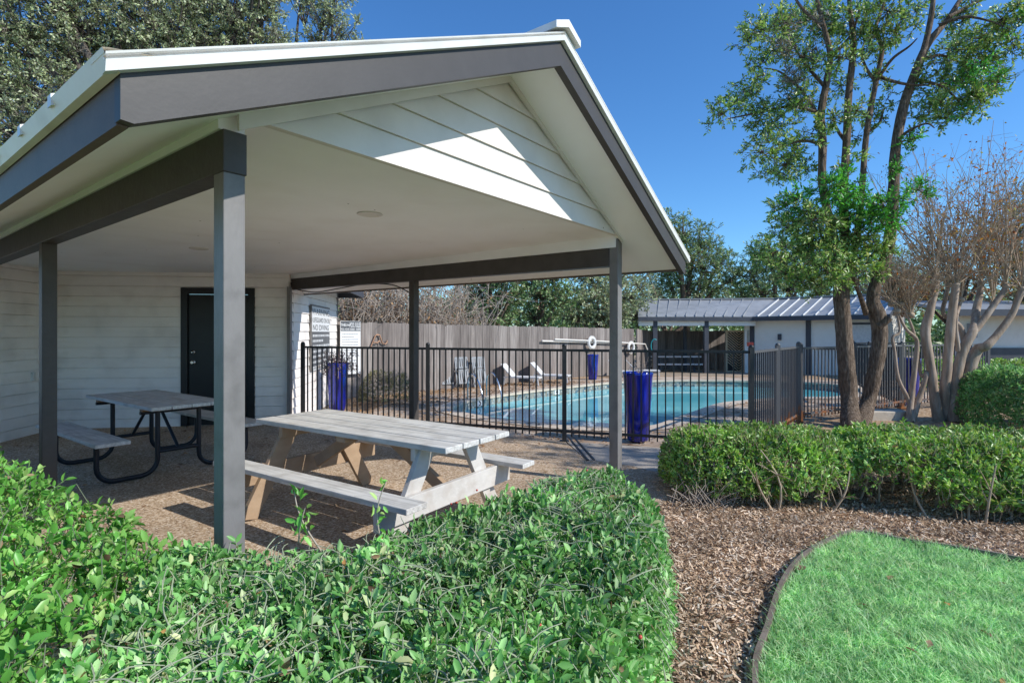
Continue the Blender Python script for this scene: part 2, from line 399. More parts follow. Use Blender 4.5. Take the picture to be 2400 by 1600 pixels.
# ------------------------------------------------------------------ helpers: foliage
def rand_unit(n):
    v = RNG.normal(size=(n, 3)); return v / np.linalg.norm(v, axis=1, keepdims=True)


LEAF_FULL = (np.array([(0, 0, 0), (.28, -.38, .1), (.68, -.36, .09), (1, 0, -.06), (.68, .36, .09), (.28, .38, .1), (.3, 0, 0), (.68, 0, -.01)]),
             [(0, 1, 6), (0, 6, 5), (1, 2, 7, 6), (6, 7, 4, 5), (2, 3, 7), (7, 3, 4)])
LEAF_SIMPLE = (np.array([(0, 0, 0), (.5, -.5, .12), (1, 0, 0), (.5, .5, .12)]), [(0, 1, 2), (0, 2, 3)])
BLADE = (np.array([(0, -.5, 0), (0, .5, 0), (.55, .4, .14), (.55, -.4, .14), (1, 0, .02)]), [(0, 1, 2, 3), (3, 2, 4)])
CHIP = (np.array([(0, -.5, 0), (0, .35, .05), (1, .5, 0), (.9, -.4, .06)]), [(0, 1, 2, 3)])


def leaves(name, C, L, Wd, mat, parent=None, up=(0, 0, 1), upw=.9, shape=LEAF_SIMPLE, jitter=.35, along=None, alw=0.0):
    """one mesh of many separate leaves: C centres (n,3), L length, Wd width"""
    C = np.asarray(C, dtype=np.float64); n = len(C)
    if n == 0: return None
    up = np.asarray(up, dtype=np.float64)
    nn = rand_unit(n) + up * upw; nn /= np.linalg.norm(nn, axis=1, keepdims=True)
    d = rand_unit(n)
    if along is not None:
        d = d * .3 + np.asarray(along); d /= np.linalg.norm(d, axis=1, keepdims=True) + 1e-9
        nn -= d * np.sum(d * nn, axis=1, keepdims=True); nn /= np.linalg.norm(nn, axis=1, keepdims=True) + 1e-9
    else:
        d -= nn * np.sum(d * nn, axis=1, keepdims=True); d /= np.linalg.norm(d, axis=1, keepdims=True) + 1e-9
    s = np.cross(nn, d)
    sc = 1 + (RNG.random(n) * 2 - 1) * jitter
    tpl, faces = shape
    k = len(tpl)
    V = (C[:, None, :] + d[:, None, :] * (tpl[None, :, 0:1] * (L * sc)[:, None, None])
         + s[:, None, :] * (tpl[None, :, 1:2] * (Wd * sc)[:, None, None])
         + nn[:, None, :] * (tpl[None, :, 2:3] * (L * sc)[:, None, None]))
    V = V.reshape(-1, 3)
    flat = np.array([i for f in faces for i in f]); sz = np.array([len(f) for f in faces])
    idx = (np.arange(n)[:, None] * k + flat[None, :]).ravel()
    return np_mesh(name, V, idx, np.tile(sz, n), mat, parent)


def perp_of(d):
    r = rand_unit(len(d)); r -= d * np.sum(d * r, axis=1, keepdims=True)
    return r / (np.linalg.norm(r, axis=1, keepdims=True) + 1e-9)


def sprigs(C, sd, k, length, whorl=False, spread=.75):
    """k leaves set along a short sprig that ends at C and points along sd: leaf bases, leaf directions, sprig feet"""
    m = len(C); a = perp_of(sd); b_ = np.cross(sd, a)
    P = []; D = []
    for j in range(k):
        t = (j + .6) / k
        ph = j * 2.4 if whorl else (0 if j % 2 else math.pi)
        side = a * math.cos(ph) + b_ * math.sin(ph)
        P.append(C + sd * ((t - 1) * length)); D.append(side * spread + sd * (.45 + .5 * t))
    return np.concatenate(P), np.concatenate(D), C - sd * length


def sticks(name, A, Bq, w0, w1, mat, parent):
    """thin twigs: one mesh of slim three-sided rods from A to B"""
    A = np.asarray(A, float); Bq = np.asarray(Bq, float); n = len(A)
    d = Bq - A; d /= np.linalg.norm(d, axis=1, keepdims=True) + 1e-9
    p = perp_of(d); q = np.cross(d, p)
    V = np.zeros((n, 6, 3))
    for k in range(3):
        o = p * math.cos(2.0944 * k) + q * math.sin(2.0944 * k)
        V[:, k] = A + o * w0; V[:, 3 + k] = Bq + o * w1
    f = np.array([0, 1, 4, 3, 1, 2, 5, 4, 2, 0, 3, 5])
    idx = (np.arange(n)[:, None] * 6 + f[None, :]).ravel()
    return np_mesh(name, V.reshape(-1, 3), idx, np.full(n * 3, 4), mat, parent, smooth=True)


def ell_points(c, r, m, per, spread, shell=.5):
    """foliage of m clumps inside an ellipsoid: clump centres, leaf bases, leaf directions, sprig rods"""
    c = np.asarray(c, float); r = np.asarray(r, float)
    u = rand_unit(m) * (RNG.random(m) ** shell)[:, None]
    cc = c + u * r
    k = 7; ns_ = max(1, round(per / k))
    base = np.repeat(cc, ns_, axis=0)
    sd = rand_unit(len(base)) + np.repeat(u, ns_, axis=0) * .6 + np.array((0, 0, .1)); sd /= np.linalg.norm(sd, axis=1, keepdims=True)
    tip = base + sd * spread * (.7 + RNG.random((len(base), 1)) * 1.1)
    P, D, foot = sprigs(tip, sd, k, spread * 1.25)
    return cc, P, D, (base, tip)


def bend(a, b, sag=.1, n=5, wob=.05):
    a = Vector(a); b = Vector(b); L = (b - a).length; out = []
    o1 = Vector((random.uniform(-1, 1), random.uniform(-1, 1), random.uniform(-.4, .8))) * L * wob
    for i in range(n + 1):
        t = i / n
        p = a.lerp(b, t) + o1 * math.sin(math.pi * t)
        p.z += sag * L * math.sin(math.pi * t) * .5
        out.append(p)
    return out


def taper(r0, r1, n):
    return [r0 + (r1 - r0) * i / (n - 1) for i in range(n)]


def tree(name, label, cat, base, clusters, mat, bark, group=None, r0=.18, fork=None, leafL=.07, leafW=.03, per=14, dens=60, spread=.13, upw=.5, moss=0, shell=.5, limbs=True):
    """tapered trunk that forks into limbs reaching every cluster; crown of separate leaves"""
    base = Vector(base)
    root = thing(name, label, cat, tuple(base), 0, group)
    mb = MB()
    cs = [Vector(c[0]) for c in clusters]
    cen = sum(cs, Vector()) / len(cs)
    fk = Vector(fork) if fork else base.lerp(cen, .42)
    tp = bend(base, fk, 0, 5, .04)
    mb.tube(tp, taper(r0, r0 * .72, len(tp)), 9)
    allc = []; pts = []; dirs = []; rods = []; rods2 = []
    for (c, r) in clusters:
        c = Vector(c)
        if limbs:
            lp = bend(fk, c, .12, 6, .08); mb.tube(lp, taper(r0 * .5, r0 * .07, len(lp)), 6)
        rr = np.asarray(r, float)
        m = max(6, int(dens * rr[0] * rr[1] * 1.2 + dens * .3 * rr[2]))
        cc, P, D, rd = ell_points(c, rr, m, per, spread, shell)
        pts.append(P); dirs.append(D); rods.append(rd); rods2.append((np.repeat(np.array([tuple(c.lerp(fk, .06))]), len(cc), 0), cc))
        for q in cc[:: max(1, m // 9)]:
            st = c.lerp(fk, .15)
            tw = bend(st, q, .05, 3, .08); mb.tube(tw, taper(r0 * .08, r0 * .02 + .003, len(tw)), 4, False)
        if moss:
            allc.append(cc[: moss])
    mb.fin('trunk', bark, root)
    leaves('crown', np.concatenate(pts), leafL, leafW, mat, root, upw=upw, along=np.concatenate(dirs))
    k_ = leafL / .06
    sticks('twigs', np.concatenate([q[0] for q in rods] + [q[0] for q in rods2]), np.concatenate([q[1] for q in rods] + [q[1] for q in rods2]), .006 * k_, .0025 * k_, bark, root)
    if moss and allc:
        A = np.concatenate(allc)
        for a in A[RNG.permutation(len(A))[:60]]:
            leaves('ball_moss', a + RNG.normal(size=(90, 3)) * .085, .11, .008, M['moss'], root, upw=0)
    return root


def smooth_closed(P, k=8):
    n = len(P); out = []
    for i in range(n):
        p0, p1, p2, p3 = P[i - 1], P[i], P[(i + 1) % n], P[(i + 2) % n]
        for j in range(k):
            t = j / k
            q = []
            for a in (0, 1):
                q.append(.5 * (2 * p1[a] + (p2[a] - p0[a]) * t + (2 * p0[a] - 5 * p1[a] + 4 * p2[a] - p3[a]) * t * t + (3 * p1[a] - p0[a] - 3 * p2[a] + p3[a]) * t ** 3))
            out.append(tuple(q))
    return out


def smooth_open(P, k=8):
    out = []
    n = len(P)
    for i in range(n - 1):
        p0 = P[max(i - 1, 0)]; p1 = P[i]; p2 = P[i + 1]; p3 = P[min(i + 2, n - 1)]
        for j in range(k):
            t = j / k
            out.append(tuple(.5 * (2 * p1[a] + (p2[a] - p0[a]) * t + (2 * p0[a] - 5 * p1[a] + 4 * p2[a] - p3[a]) * t * t + (3 * p1[a] - p0[a] - 3 * p2[a] + p3[a]) * t ** 3) for a in range(len(p1))))
    out.append(tuple(P[-1])); return out


def sheet(name, loops, z, mat, kind='structure', depth=0.0):
    """flat sheet from an outer loop and optional holes, with a skirt going down `depth`"""
    bm = bmesh.new()
    edges = []
    for lp in loops:
        vs = [bm.verts.new((p[0], p[1], z)) for p in lp]
        edges += [bm.edges.new((vs[i], vs[(i + 1) % len(vs)])) for i in range(len(vs))]
    bmesh.ops.triangle_fill(bm, use_beauty=True, use_dissolve=False, edges=edges)
    for f in bm.faces:
        if f.normal.z < 0: f.normal_flip()
    if depth:
        be = [e for e in bm.edges if len(e.link_faces) == 1]
        r = bmesh.ops.extrude_edge_only(bm, edges=be)
        for v in [g for g in r['geom'] if isinstance(g, bmesh.types.BMVert)]: v.co.z -= depth
    me = bpy.data.meshes.new(name); bm.to_mesh(me); bm.free()
    me.materials.append(mat)
    o = bpy.data.objects.new(name, me); COL.objects.link(o)
    put(o, kind=kind)
    return o


def in_poly(x, y, P):
    inside = np.zeros(len(x), bool); n = len(P)
    for i in range(n):
        x1, y1 = P[i][:2]; x2, y2 = P[(i + 1) % n][:2]
        c = ((y1 > y) != (y2 > y)) & (x < (x2 - x1) * (y - y1) / (y2 - y1 + 1e-12) + x1)
        inside ^= c
    return inside


def edge_dist(x, y, P):
    d = np.full(len(x), 1e9); n = len(P)
    for i in range(n):
        a = np.array(P[i][:2]); b = np.array(P[(i + 1) % n][:2]); ab = b - a
        t = np.clip(((x - a[0]) * ab[0] + (y - a[1]) * ab[1]) / (ab @ ab + 1e-12), 0, 1)
        d = np.minimum(d, np.hypot(x - a[0] - t * ab[0], y - a[1] - t * ab[1]))
    return d


def vnoise(x, y, s, seed=0.0):
    return np.array([mnoise.noise(Vector((a * s + seed, b * s - seed, seed))) for a, b in zip(x, y)])


def text_mesh(name, body, size, mat, parent, origin, ax, ay, align='CENTER', bold=0.0, squeeze=1.0):
    """flat lettering lying on the plane through `origin` spanned by ax (reading direction) and ay (up)"""
    cu = bpy.data.curves.new(name, 'FONT'); cu.body = body; cu.size = size; cu.align_x = align; cu.offset = bold
    o = bpy.data.objects.new(name, cu); COL.objects.link(o)
    dg = bpy.context.evaluated_depsgraph_get()
    me = bpy.data.meshes.new_from_object(o.evaluated_get(dg))
    bpy.data.objects.remove(o)
    ax = Vector(ax); ay = Vector(ay); origin = Vector(origin)
    vs = [origin + ax * v.co.x * squeeze + ay * v.co.y for v in me.vertices]
    fs = [tuple(p.vertices) for p in me.polygons]
    bpy.data.meshes.remove(me)
    mb = MB(); mb.add(vs, fs)
    return mb.fin(name, mat, parent)


# ------------------------------------------------------------------ pavilion frame of reference
UA = math.radians(52.5)
U = Vector((math.cos(UA), math.sin(UA), 0)); V_ = Vector((-math.sin(UA), math.cos(UA), 0))
O0 = Vector((-1.162, 2.333, 0)) - U * .092
GW = 3.776          # gable width between outer faces of the corner posts
UM = 1.94          # ridge position across the gable
CEIL = 2.41


def W(u, t, z): return O0 + U * u + V_ * t + Vector((0, 0, z))


def sag(u, t): return -.05 * max(0, min(1, u / GW)) * max(0, min(1, 1 - t / 6))


def Ws(u, t, z): return W(u, t, z + sag(u, t))


SL = .478; OH = .498; RK = .43
APEX = 3.31
RUN_L, RUN_R = UM + OH, GW - UM + OH
def soff(u): return APEX - SL * abs(u - UM) * (1.0 if u < UM else RUN_L / RUN_R)


PV = thing('pavilion', 'open white gabled picnic pavilion with grey posts, beams and barge boards', 'pavilion', tuple(W(UM, 2.5, 0)))

# posts
T3 = 2.90
def post(u, t, ztop, pm='grey'):
    mb = MB(); mb.box(u, u + .092, t, t + .092, -.05, ztop, W)
    o = mb.fin('post', M[pm], PV, bevel=.004)
    return o
post(0, 0, 2.156)
post(0, 2.96, 2.156, 'beam')  # roof shade put into this post's colour
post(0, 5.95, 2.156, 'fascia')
post(GW - .092, 0, CEIL - .03)
post(GW - .092, T3, 2.145, 'beam')  # shade-darkened paint here too
post(GW - .092, 5.92, 2.2)
# beams
mb = MB(); mb.box(-.003, .098, -.004, 7.3, 2.156, 2.335, W)
mb.fin('beam', M['beam'], PV, bevel=.004)
mb = MB(); mb.box(GW - .098, GW + .003, .093, 6.02, 2.168, 2.345, Ws)
mb.fin('beam', M['beam'], PV, bevel=.004)
# plates between beam and ceiling
mb = MB(); mb.box(-.012, .1, .02, 7.3, 2.338, 2.43, W); mb.box(GW - .1, GW + .012, .02, 6.1, 2.347, 2.475, Ws)
mb.fin('top_plate', M['soffit'], PV)
# ceiling
mb = MB(); mb.box(.06, GW - .06, .03, 9.0, CEIL, CEIL + .02, W)
mb.fin('ceiling', M['soffit'], PV)
# recessed ceiling lights
for (px, py) in ((867, 501), (466, 582)):
    Yc = FOC * (CEIL - CAM_H) / (HORIZON - py)
    c = Vector(((px - 1200) / FOC * Yc, Yc, CEIL))
    mb = MB(); mb.lathe([(.095, .001), (.1, -.006), (.088, -.01), (.078, -.004), (.0, -.003)], c, 40)
    mb.fin('recessed_light', M['white'], PV)
# gable wall of lapped boards
mb = MB(); z = CEIL - .005; row = .168
while z < 3.26:
    z1 = min(z + row, 3.27)
    def ul(zz): return UM - max(.0, (APEX - .015 - zz) / SL)
    def ur(zz): return UM + max(.0, (APEX - .015 - zz) / SL * RUN_R / RUN_L)
    f0, f1 = -.018, -.002
    zz1 = z1 + .001; z += .0035 if z > CEIL else 0
    mb.hexa([W(ul(z), f0, z), W(ur(z), f0, z), W(ur(z), .02, z), W(ul(z), .02, z),
             W(ul(zz1), f1, zz1), W(ur(zz1), f1, zz1), W(ur(zz1), .02, zz1), W(ul(zz1), .02, zz1)])
    z = z1
mb.hexa([W(.1, .021, CEIL), W(GW - .1, .021, CEIL), W(GW - .1, .035, CEIL), W(.1, .035, CEIL), W(UM - .02, .021, 3.27), W(UM + .02, .021, 3.27), W(UM + .02, .035, 3.27), W(UM - .02, .035, 3.27)])
gw = mb.fin('gable_wall', M['white'], PV)
# rake trim on the gable wall
for s in (-1, 1):
    mb = MB()
    e = (UM if s < 0 else GW - UM) - .05
    ps = []
    for tt in (-.034, -.018):
        a = (UM + s * .0, tt, APEX + .004); b_ = (UM + s * e, tt, soff(UM + s * e) + .004)
        ps.append([W(a[0], tt, a[2]), W(b_[0], tt, b_[2]), W(b_[0], tt, b_[2] - .075), W(a[0], tt, a[2] - .075)])
    f, k = ps
    mb.hexa([f[0], f[1], f[2], f[3], k[0], k[1], k[2], k[3]])
    mb.fin('rake_trim', M['white'], PV)


def roof_quad(mb, u0, u1, t0, t1, dz0, dz1, fr=Ws, base=soff):
    """slab following the roof slope between u0 and u1"""
    p = []
    for dz in (dz0, dz1):
        for (u, t) in ((u0, t0), (u1, t0), (u1, t1), (u0, t1)):
            p.append(fr(u, t, base(u) + dz))
    mb.hexa(p)


# sloped soffit: under both eaves and under the front overhang
for (ua, ub) in ((-OH + .02, -.013), (GW + .013, GW + OH - .02)):
    mb = MB(); roof_quad(mb, ua, ub, -RK + .02, 7.5, 0, .015); mb.fin('soffit', M['soffit'], PV)
for (ua, ub) in ((-.0125, UM), (UM, GW + .0125)):
    mb = MB(); roof_quad(mb, ua, ub, -RK + .02, .03, .0, .015); mb.fin('soffit', M['soffit'], PV)
# barge boards
for s in (-1, 1):
    mb = MB(); e = RUN_L if s < 0 else RUN_R
    pts = []
    for tt in (-RK - .022, -RK + .03):
        zb = lambda d: soff(UM + s * d) - .056
        q = [(0, zb(0)), (0, zb(0) + .155), (e, zb(e) + .155), (e, zb(e) + .02), (e - .035, zb(e - .035))]
        pts.append([Ws(UM + s * d, tt, zz) for d, zz in q])
    n5 = 5
    mb.add(pts[0] + pts[1], [(0, 1, 2, 3, 4), (9, 8, 7, 6, 5)] + [(i, i + 5, (i + 1) % 5 + 5, (i + 1) % 5) for i in range(5)])
    mb.fin('barge_board', M['greyfasc'], PV)
# eave fascias
for s in (-1, 1):
    RR = RUN_L if s < 0 else RUN_R
    u0 = UM + s * (RR - .001); u1 = UM + s * (RR - .032)
    mb = MB(); mb.box(min(u0, u1), max(u0, u1), -RK + .018, 7.6, soff(u0) - (.045 if s < 0 else .004), soff(u0) + .105, Ws)
    mb.fin('fascia', M['fascia'], PV)
# metal edge trim along eaves and rakes
for s in (-1, 1):
    e = RUN_L if s < 0 else RUN_R
    def P(d, t, dz): return Ws(UM + s * d, t, soff(UM + s * e) + dz)
    mb = MB()
    prof = [(e + .004, .095), (e + .028, .1), (e + .05, .152), (e + .03, .158), (e - .1, .135 + .1 * SL)]
    a = [P(d, -RK - .04, dz) for d, dz in prof]; c = [P(d, 7.6, dz) for d, dz in prof]
    mb.add(a + c, [(i, i + 1, i + 6, i + 5) for i in range(4)])
    mb.fin('eave_trim', M['creamtrim'], PV)
    mb = MB()
    cr = []
    for d in (0, e + .045):
        zz = soff(UM + s * d) - .05
        cr.append([Ws(UM + s * d, -RK - tt, zz + dz) for tt, dz in ((.024, .15), (.05, .153), (.056, .186), (.032, .191), (.03, .2), (.052, .202), (.054, .209), (-.08, .209))])
    mb.add(cr[0] + cr[1], [(i, i + 1, i + 9, i + 8) for i in range(7)])
    mb.fin('rake_edge', M['flash'], PV)
# roof planes with standing seams
for s in (-1, 1):
    mb = MB(); e = (RUN_L if s < 0 else RUN_R) + .03
    roof_quad(mb, UM, UM + s * e, -RK - .02, 9.0, .125, .15, fr=Ws)
    rf = mb.fin('roof', M['roofmetal'], PV)
    mb = MB(); t = .1
    while t < 8.9:
        roof_quad(mb, UM + s * .05, UM + s * (e + .02), t - .022, t + .022,   .149, .19); t += .46
    mb.fin('standing_seam', M['roofmetal'], rf)
# ridge cap
mb = MB()
for s in (-1, 1):
    p = []
    for t in (-RK - .085, 9.0):
        p.append([Ws(UM, t, APEX + .225), Ws(UM + s * .15, t, APEX + .225 - .15 * SL), Ws(UM + s * .15, t, APEX + .18 - .15 * SL), Ws(UM, t, APEX + .175)])
    f, k = p
    mb.hexa([f[0], f[1], f[2], f[3], k[0], k[1], k[2], k[3]])
mb.fin('ridge_cap', M['flash'], PV)

# ------------------------------------------------------------------ building behind the pavilion
DA = math.radians(7.5)
D1 = Vector((math.cos(DA), math.sin(DA), 0)); N1 = Vector((math.sin(DA), -math.cos(DA), 0))   # along the back wall, and out of it
CR = Vector((-3.60, 8.63, 0))                  # right corner of the back wall
LEN1 = 3.42                                     # back wall length to the inner left corner


def B(a, n, z): return CR - D1 * a + N1 * n + Vector((0, 0, z))     # a: leftwards from the right corner, n: out of the wall


BL = thing('utility_building', 'white lap-sided building with a black door behind the picnic pavilion', 'building', tuple(B(1.5, -1.5, 0)))


def lap_wall(fr, a0, a1, z0, z1, rowh=.158, holes=None, proud=.018, thick=.1, gap=.012):
    mb = MB(); z = z0
    while z < z1 - .01:
        zt = min(z + rowh, z1)
        segs = [(a0, a1)]
        for (h0, h1, hz) in holes or []:
            if z < hz: segs = [q for sgm in segs for q in (((sgm[0], h0), (h1, sgm[1])) if sgm[0] < h0 < sgm[1] else (sgm,))]
        for (s0, s1) in segs:
            mb.hexa([fr(s0, proud, z + gap), fr(s1, proud, z + gap), fr(s1, -.012, z + gap), fr(s0, -.012, z + gap),
                     fr(s0, .003, zt + .001), fr(s1, .003, zt + .001), fr(s1, -.012, zt + .001), fr(s0, -.012, zt + .001)])
            mb.hexa([fr(s0, -.013, z), fr(s1, -.013, z), fr(s1, -thick, z), fr(s0, -thick, z),
                     fr(s0, -.013, zt), fr(s1, -.013, zt), fr(s1, -thick, zt), fr(s0, -thick, zt)])
        z = zt
    return mb


# door on the back wall: find its place along the wall
def wall_a(px):
    k = (px - 1200) / FOC
    # CR.x - D1.x a = k (CR.y - D1.y a)
    return (CR.x - k * CR.y) / (D1.x - k * D1.y)
dl, dr = wall_a(425), wall_a(598)
DT = -.03 + .158 * 14 - .006
lap_wall(B, 0, LEN1, -.03, CEIL + .02, holes=[(dr + .02, dl - .02, DT - .01)]).fin('wall', M['siding'], BL)
# left return wall, coming toward the camera from the inner corner
CL = B(LEN1, 0, 0)
def BLft(a, n, z): return CL + N1 * a + D1 * n + Vector((0, 0, z))
lap_wall(BLft, .0, 1.75, -.03, CEIL + .02).fin('wall', M['siding'], BL)
def BLr(a, n, z): return CL + N1 * (1.75 - .1) - D1 * a + N1 * (n + .1) + Vector((0, 0, z))
lap_wall(BLr, .0, 4.0, -.03, CEIL + .02).fin('wall', M['siding'], BL)
# side wall with the signs, running back from the right corner
SIDE = 3.95
def BS(a, n, z): return CR - N1 * a + D1 * n + Vector((0, 0, z))
lap_wall(BS, .0, SIDE, -.1, 2.62, thick=.08).fin('wall', M['siding'], BL)
mb = MB(); mb.box(SIDE - .002, SIDE + .1, -.1, .022, -.1, 2.6, BS); mb.fin('corner_board', M['grey'], BL)
mb = MB(); mb.box(-.1, .012, .001, .05, -.03, 2.2, BS)
mb.fin('corner_post', M['grey'], BL)
# door
df = MB()
df.box(dr, dr + .1, -.05, .03, -.02, DT, B); df.box(dl - .1, dl, -.05, .03, -.02, DT, B); df.box(dr + .1, dl - .1, -.05, .03, DT - .1, DT, B)
mb = MB(); mb.box(dr + .102, dl - .102, -.04, -.005, .01, DT - .105, B)
dz_ = mb.fin('door', M['door'], BL, bevel=.003)
df.fin('frame', M['door'], dz_, bevel=.004)
hx = dl - .102 - .075
for hz, nm in ((1.0, 'knob'), (1.16, 'deadbolt')):
    mb = MB(); c = B(hx, -.004, hz)
    ring = [c, c + N1 * .012, c + N1 * .014, c + N1 * .04, c + N1 * .045, c + N1 * .06, c + N1 * .066]
    mb.tube(ring, [.034, .034, .014, .014, .03, .03, .018] if nm == 'knob' else [.03, .03, .024, .024, .012, .01, .008], 16)
    mb.fin(nm, M['chrome'], dz_)
# kick sill (white) under the siding and an outlet box on the left wall
mb = MB(); mb.box(.45, .5, .012, .05, .78, .9, BLft); mb.fin('outlet_box', M['white'], BL)
# roof of that building: low hip
mb = MB()
ez = 2.45
e0 = B(-.55, -SIDE - .35, ez); e1 = B(-.55, -.3, ez); e2 = B(8, -.3, ez); e3 = B(8, -SIDE - .35, ez)
rdg0 = B(1.5, -2.1, 3.25); rdg1 = B(6, -2.1, 3.25)
top = [p + Vector((0, 0, .05)) for p in (e0, e1, e2, e3)]
mb.add([e0, e1, e2, e3] + top + [rdg0, rdg1], [(3, 2, 1, 0), (0, 1, 5, 4), (1, 2, 6, 5), (2, 3, 7, 6), (3, 0, 4, 7), (4, 5, 8), (5, 6, 9, 8), (6, 7, 9), (7, 4, 8, 9)])
rf = mb.fin('roof', M['greyroof'], BL)
mb = MB(); mb.bar(B(-.56, -SIDE - .36, ez - .06), B(-.56, -.4, ez - .06), .03, .18); mb.bar(B(-.56, -SIDE - .36, ez - .06), B(1.0, -SIDE - .36, ez - .06), .03, .18)
mb.fin('fascia', M['bluehouse'], rf)
mb = MB(); mb.box(-.55, .0, -SIDE - .34, -.4, ez - .02, ez - .008, B); mb.fin('soffit', M['white'], BL)
# cable looping below the beam
mb = MB()
pc = [W(GW - .05, 5.75, 2.17), W(GW - .05, 5.2, 2.1), W(GW - .04, 4.6, 2.13), W(GW - .03, 4.0, 2.16), W(GW - .02, 3.4, 2.12), W(GW + .01, 3.05, 1.98)]
mb.tube(smooth_open([tuple(p) for p in pc], 6), .008, 6); mb.fin('cable', M['blackmetal'], PV)

# ------------------------------------------------------------------ ground
pool_px = [(1057, 958), (1080, 945), (1107, 937), (1165, 927), (1228, 918.6), (1300, 910), (1370, 902.5), (1439, 896), (1541, 892), (1640, 891), (1747, 892), (1876, 896), (1960, 901),
           (2012, 909), (2015, 919), (1956, 930), (1876, 931), (1800, 934), (1747, 938.7), (1686, 946), (1621, 968), (1557, 991), (1530, 998), (1490, 1001), (1439, 1002), (1380, 1000.5), (1321, 997.6), (1228, 988), (1161, 980), (1090, 968)]
pool = smooth_closed([tuple(gp(x, y, DECK)[:2]) for x, y in pool_px], 5)


def offset_loop(P, d):
    out = []; n = len(P)
    area = sum(P[i][0] * P[(i + 1) % n][1] - P[(i + 1) % n][0] * P[i][1] for i in range(n))
    sg = 1 if area > 0 else -1
    for i in range(n):
        a = Vector(P[i - 1]); c = Vector(P[(i + 1) % n]); t = (c - a).normalized()
        nrm = Vector((t.y, -t.x)) * sg
        out.append((P[i][0] + nrm.x * d, P[i][1] + nrm.y * d))
    return out


pool_out = offset_loop(pool, .32)
deck_out = offset_loop(pool, 1.55)
GR = -.11
outer = [(-140, -60), (140, -60), (140, 19.4), (-140, 19.4)]
sheet('ground', [outer, offset_loop(pool, .1)], GR, M['dirt'])
# ground falls gently beyond the pool and runs to the horizon
mb = MB()
ys = [19.4, 21, 24, 30, 60, 150, 420]; zs = [GR, -.2, -.3, -.32, -.35, -.4, -.5]
for i in range(len(ys) - 1):
    xw0, xw1 = 140 + i * 60, 140 + (i + 1) * 60
    mb.add([(-xw0, ys[i], zs[i]), (xw0, ys[i], zs[i]), (xw1, ys[i + 1], zs[i + 1]), (-xw1, ys[i + 1], zs[i + 1])], [(0, 1, 2, 3)])
put(mb.fin('terrain', M['dirt']), kind='structure')
sheet('pool_deck', [deck_out, offset_loop(pool, .3)], DECK - .006, M['deck'], depth=.03)
yard = [(-3.3, 9.0), (-4.05, 12.55), (4.9, 21.1), (6.6, 25.4), (12.6, 25.4), (14.5, 19.3), (19.0, 19.3), (19, 11), (7.9, 10.4), (4.6, 8.6), (2.85, 6.75), (-3.3, 8.95)]
sheet('yard', [[(-3.35, 9.0), (-4.1, 12.55), (2.9, 19.35), (19, 19.35), (19, 11), (7.9, 10.4), (4.6, 8.6), (2.85, 6.75)], offset_loop(pool, 1.0)], DECK - .018, M['deckdirt'])
# coping ring, tile band, pool walls, water
mb = MB(); n = len(pool)
ci = offset_loop(pool, -.03)
for i in range(n):
    j = (i + 1) % n
    a, c, d, e = ci[i], ci[j], pool_out[j], pool_out[i]
    mb.add([(*a, DECK + .012), (*c, DECK + .012), (*d, DECK + .006), (*e, DECK + .006)], [(0, 1, 2, 3)])
    mb.add([(*a, DECK + .012), (*c, DECK + .012), (*c, DECK - .04), (*a, DECK - .04)], [(0, 3, 2, 1)])
put(mb.fin('pool_coping', M['coping']), kind='structure')
mb = MB()
for i in range(n):
    j = (i + 1) % n
    mb.add([(*pool[i], DECK - .02), (*pool[j], DECK - .02), (*pool[j], DECK - .36), (*pool[i], DECK - .36)], [(0, 3, 2, 1)])
put(mb.fin('pool_tile_band', M['tile']), kind='structure')
WL = DECK - .2
sheet('pool_water', [offset_loop(pool, .02)], WL, M['poolwater'])

# patio of exposed aggregate, concrete path, mulch bed, lawn
patio = [(-10, 1.2), (-1.9, 1.2), (-.7, 2.0), (.3, 3.2), (1.5, 4.9), (1.75, 5.35), (1.32, 5.9), (.86, 6.2), (.72, 7.2), (-1.2, 8.05), (-3.42, 8.9), (-3.6, 8.8), (-10, 9.5)]
sheet('patio', [patio], 0, M['patio'], depth=.14)
path = [(.86, 6.2), (1.32, 5.9), (1.75, 5.35), (2.7, 5.65), (2.9, 6.5), (.74, 7.2)]
sheet('planting_bed', [[(2.7, 5.65), (3.4, 5.9), (7.9, 9.1), (14, 7.6), (19, 11), (7.9, 10.4), (4.6, 8.6), (2.9, 6.5)]], 0, M['deckdirt'], depth=.13)
sheet('path', [path], .004, M['path'], depth=.13)
lawn_px = [(1769.5, 1600), (1798.5, 1489), (1831.7, 1385), (1885.6, 1315), (1956, 1273.4), (2014, 1259), (2122, 1277.5), (2246, 1298), (2400, 1327)]
edge = [(.72, 1.2), (.86, 1.75)] + [tuple(gp(x, y)[:2]) for x, y in lawn_px] + [(3.9, 2.93), (5.2, 2.2)]
edge = smooth_open(edge, 8)
mulch = [(-6, -2), (14, -2), (14, 7.6), (7.9, 9.1), (3.4, 5.9), (1.75, 5.35), (1.5, 4.9), (.3, 3.2), (-.7, 2.0), (-1.9, 1.2), (-6, 1.2)]
sheet('mulch_bed', [mulch], -.008, M['soil'], depth=.1)
lawn = list(edge) + [(5.2, -1), (.5, -1), (.62, .6)]
sheet('lawn', [lawn], .004, M['lawnbase'])
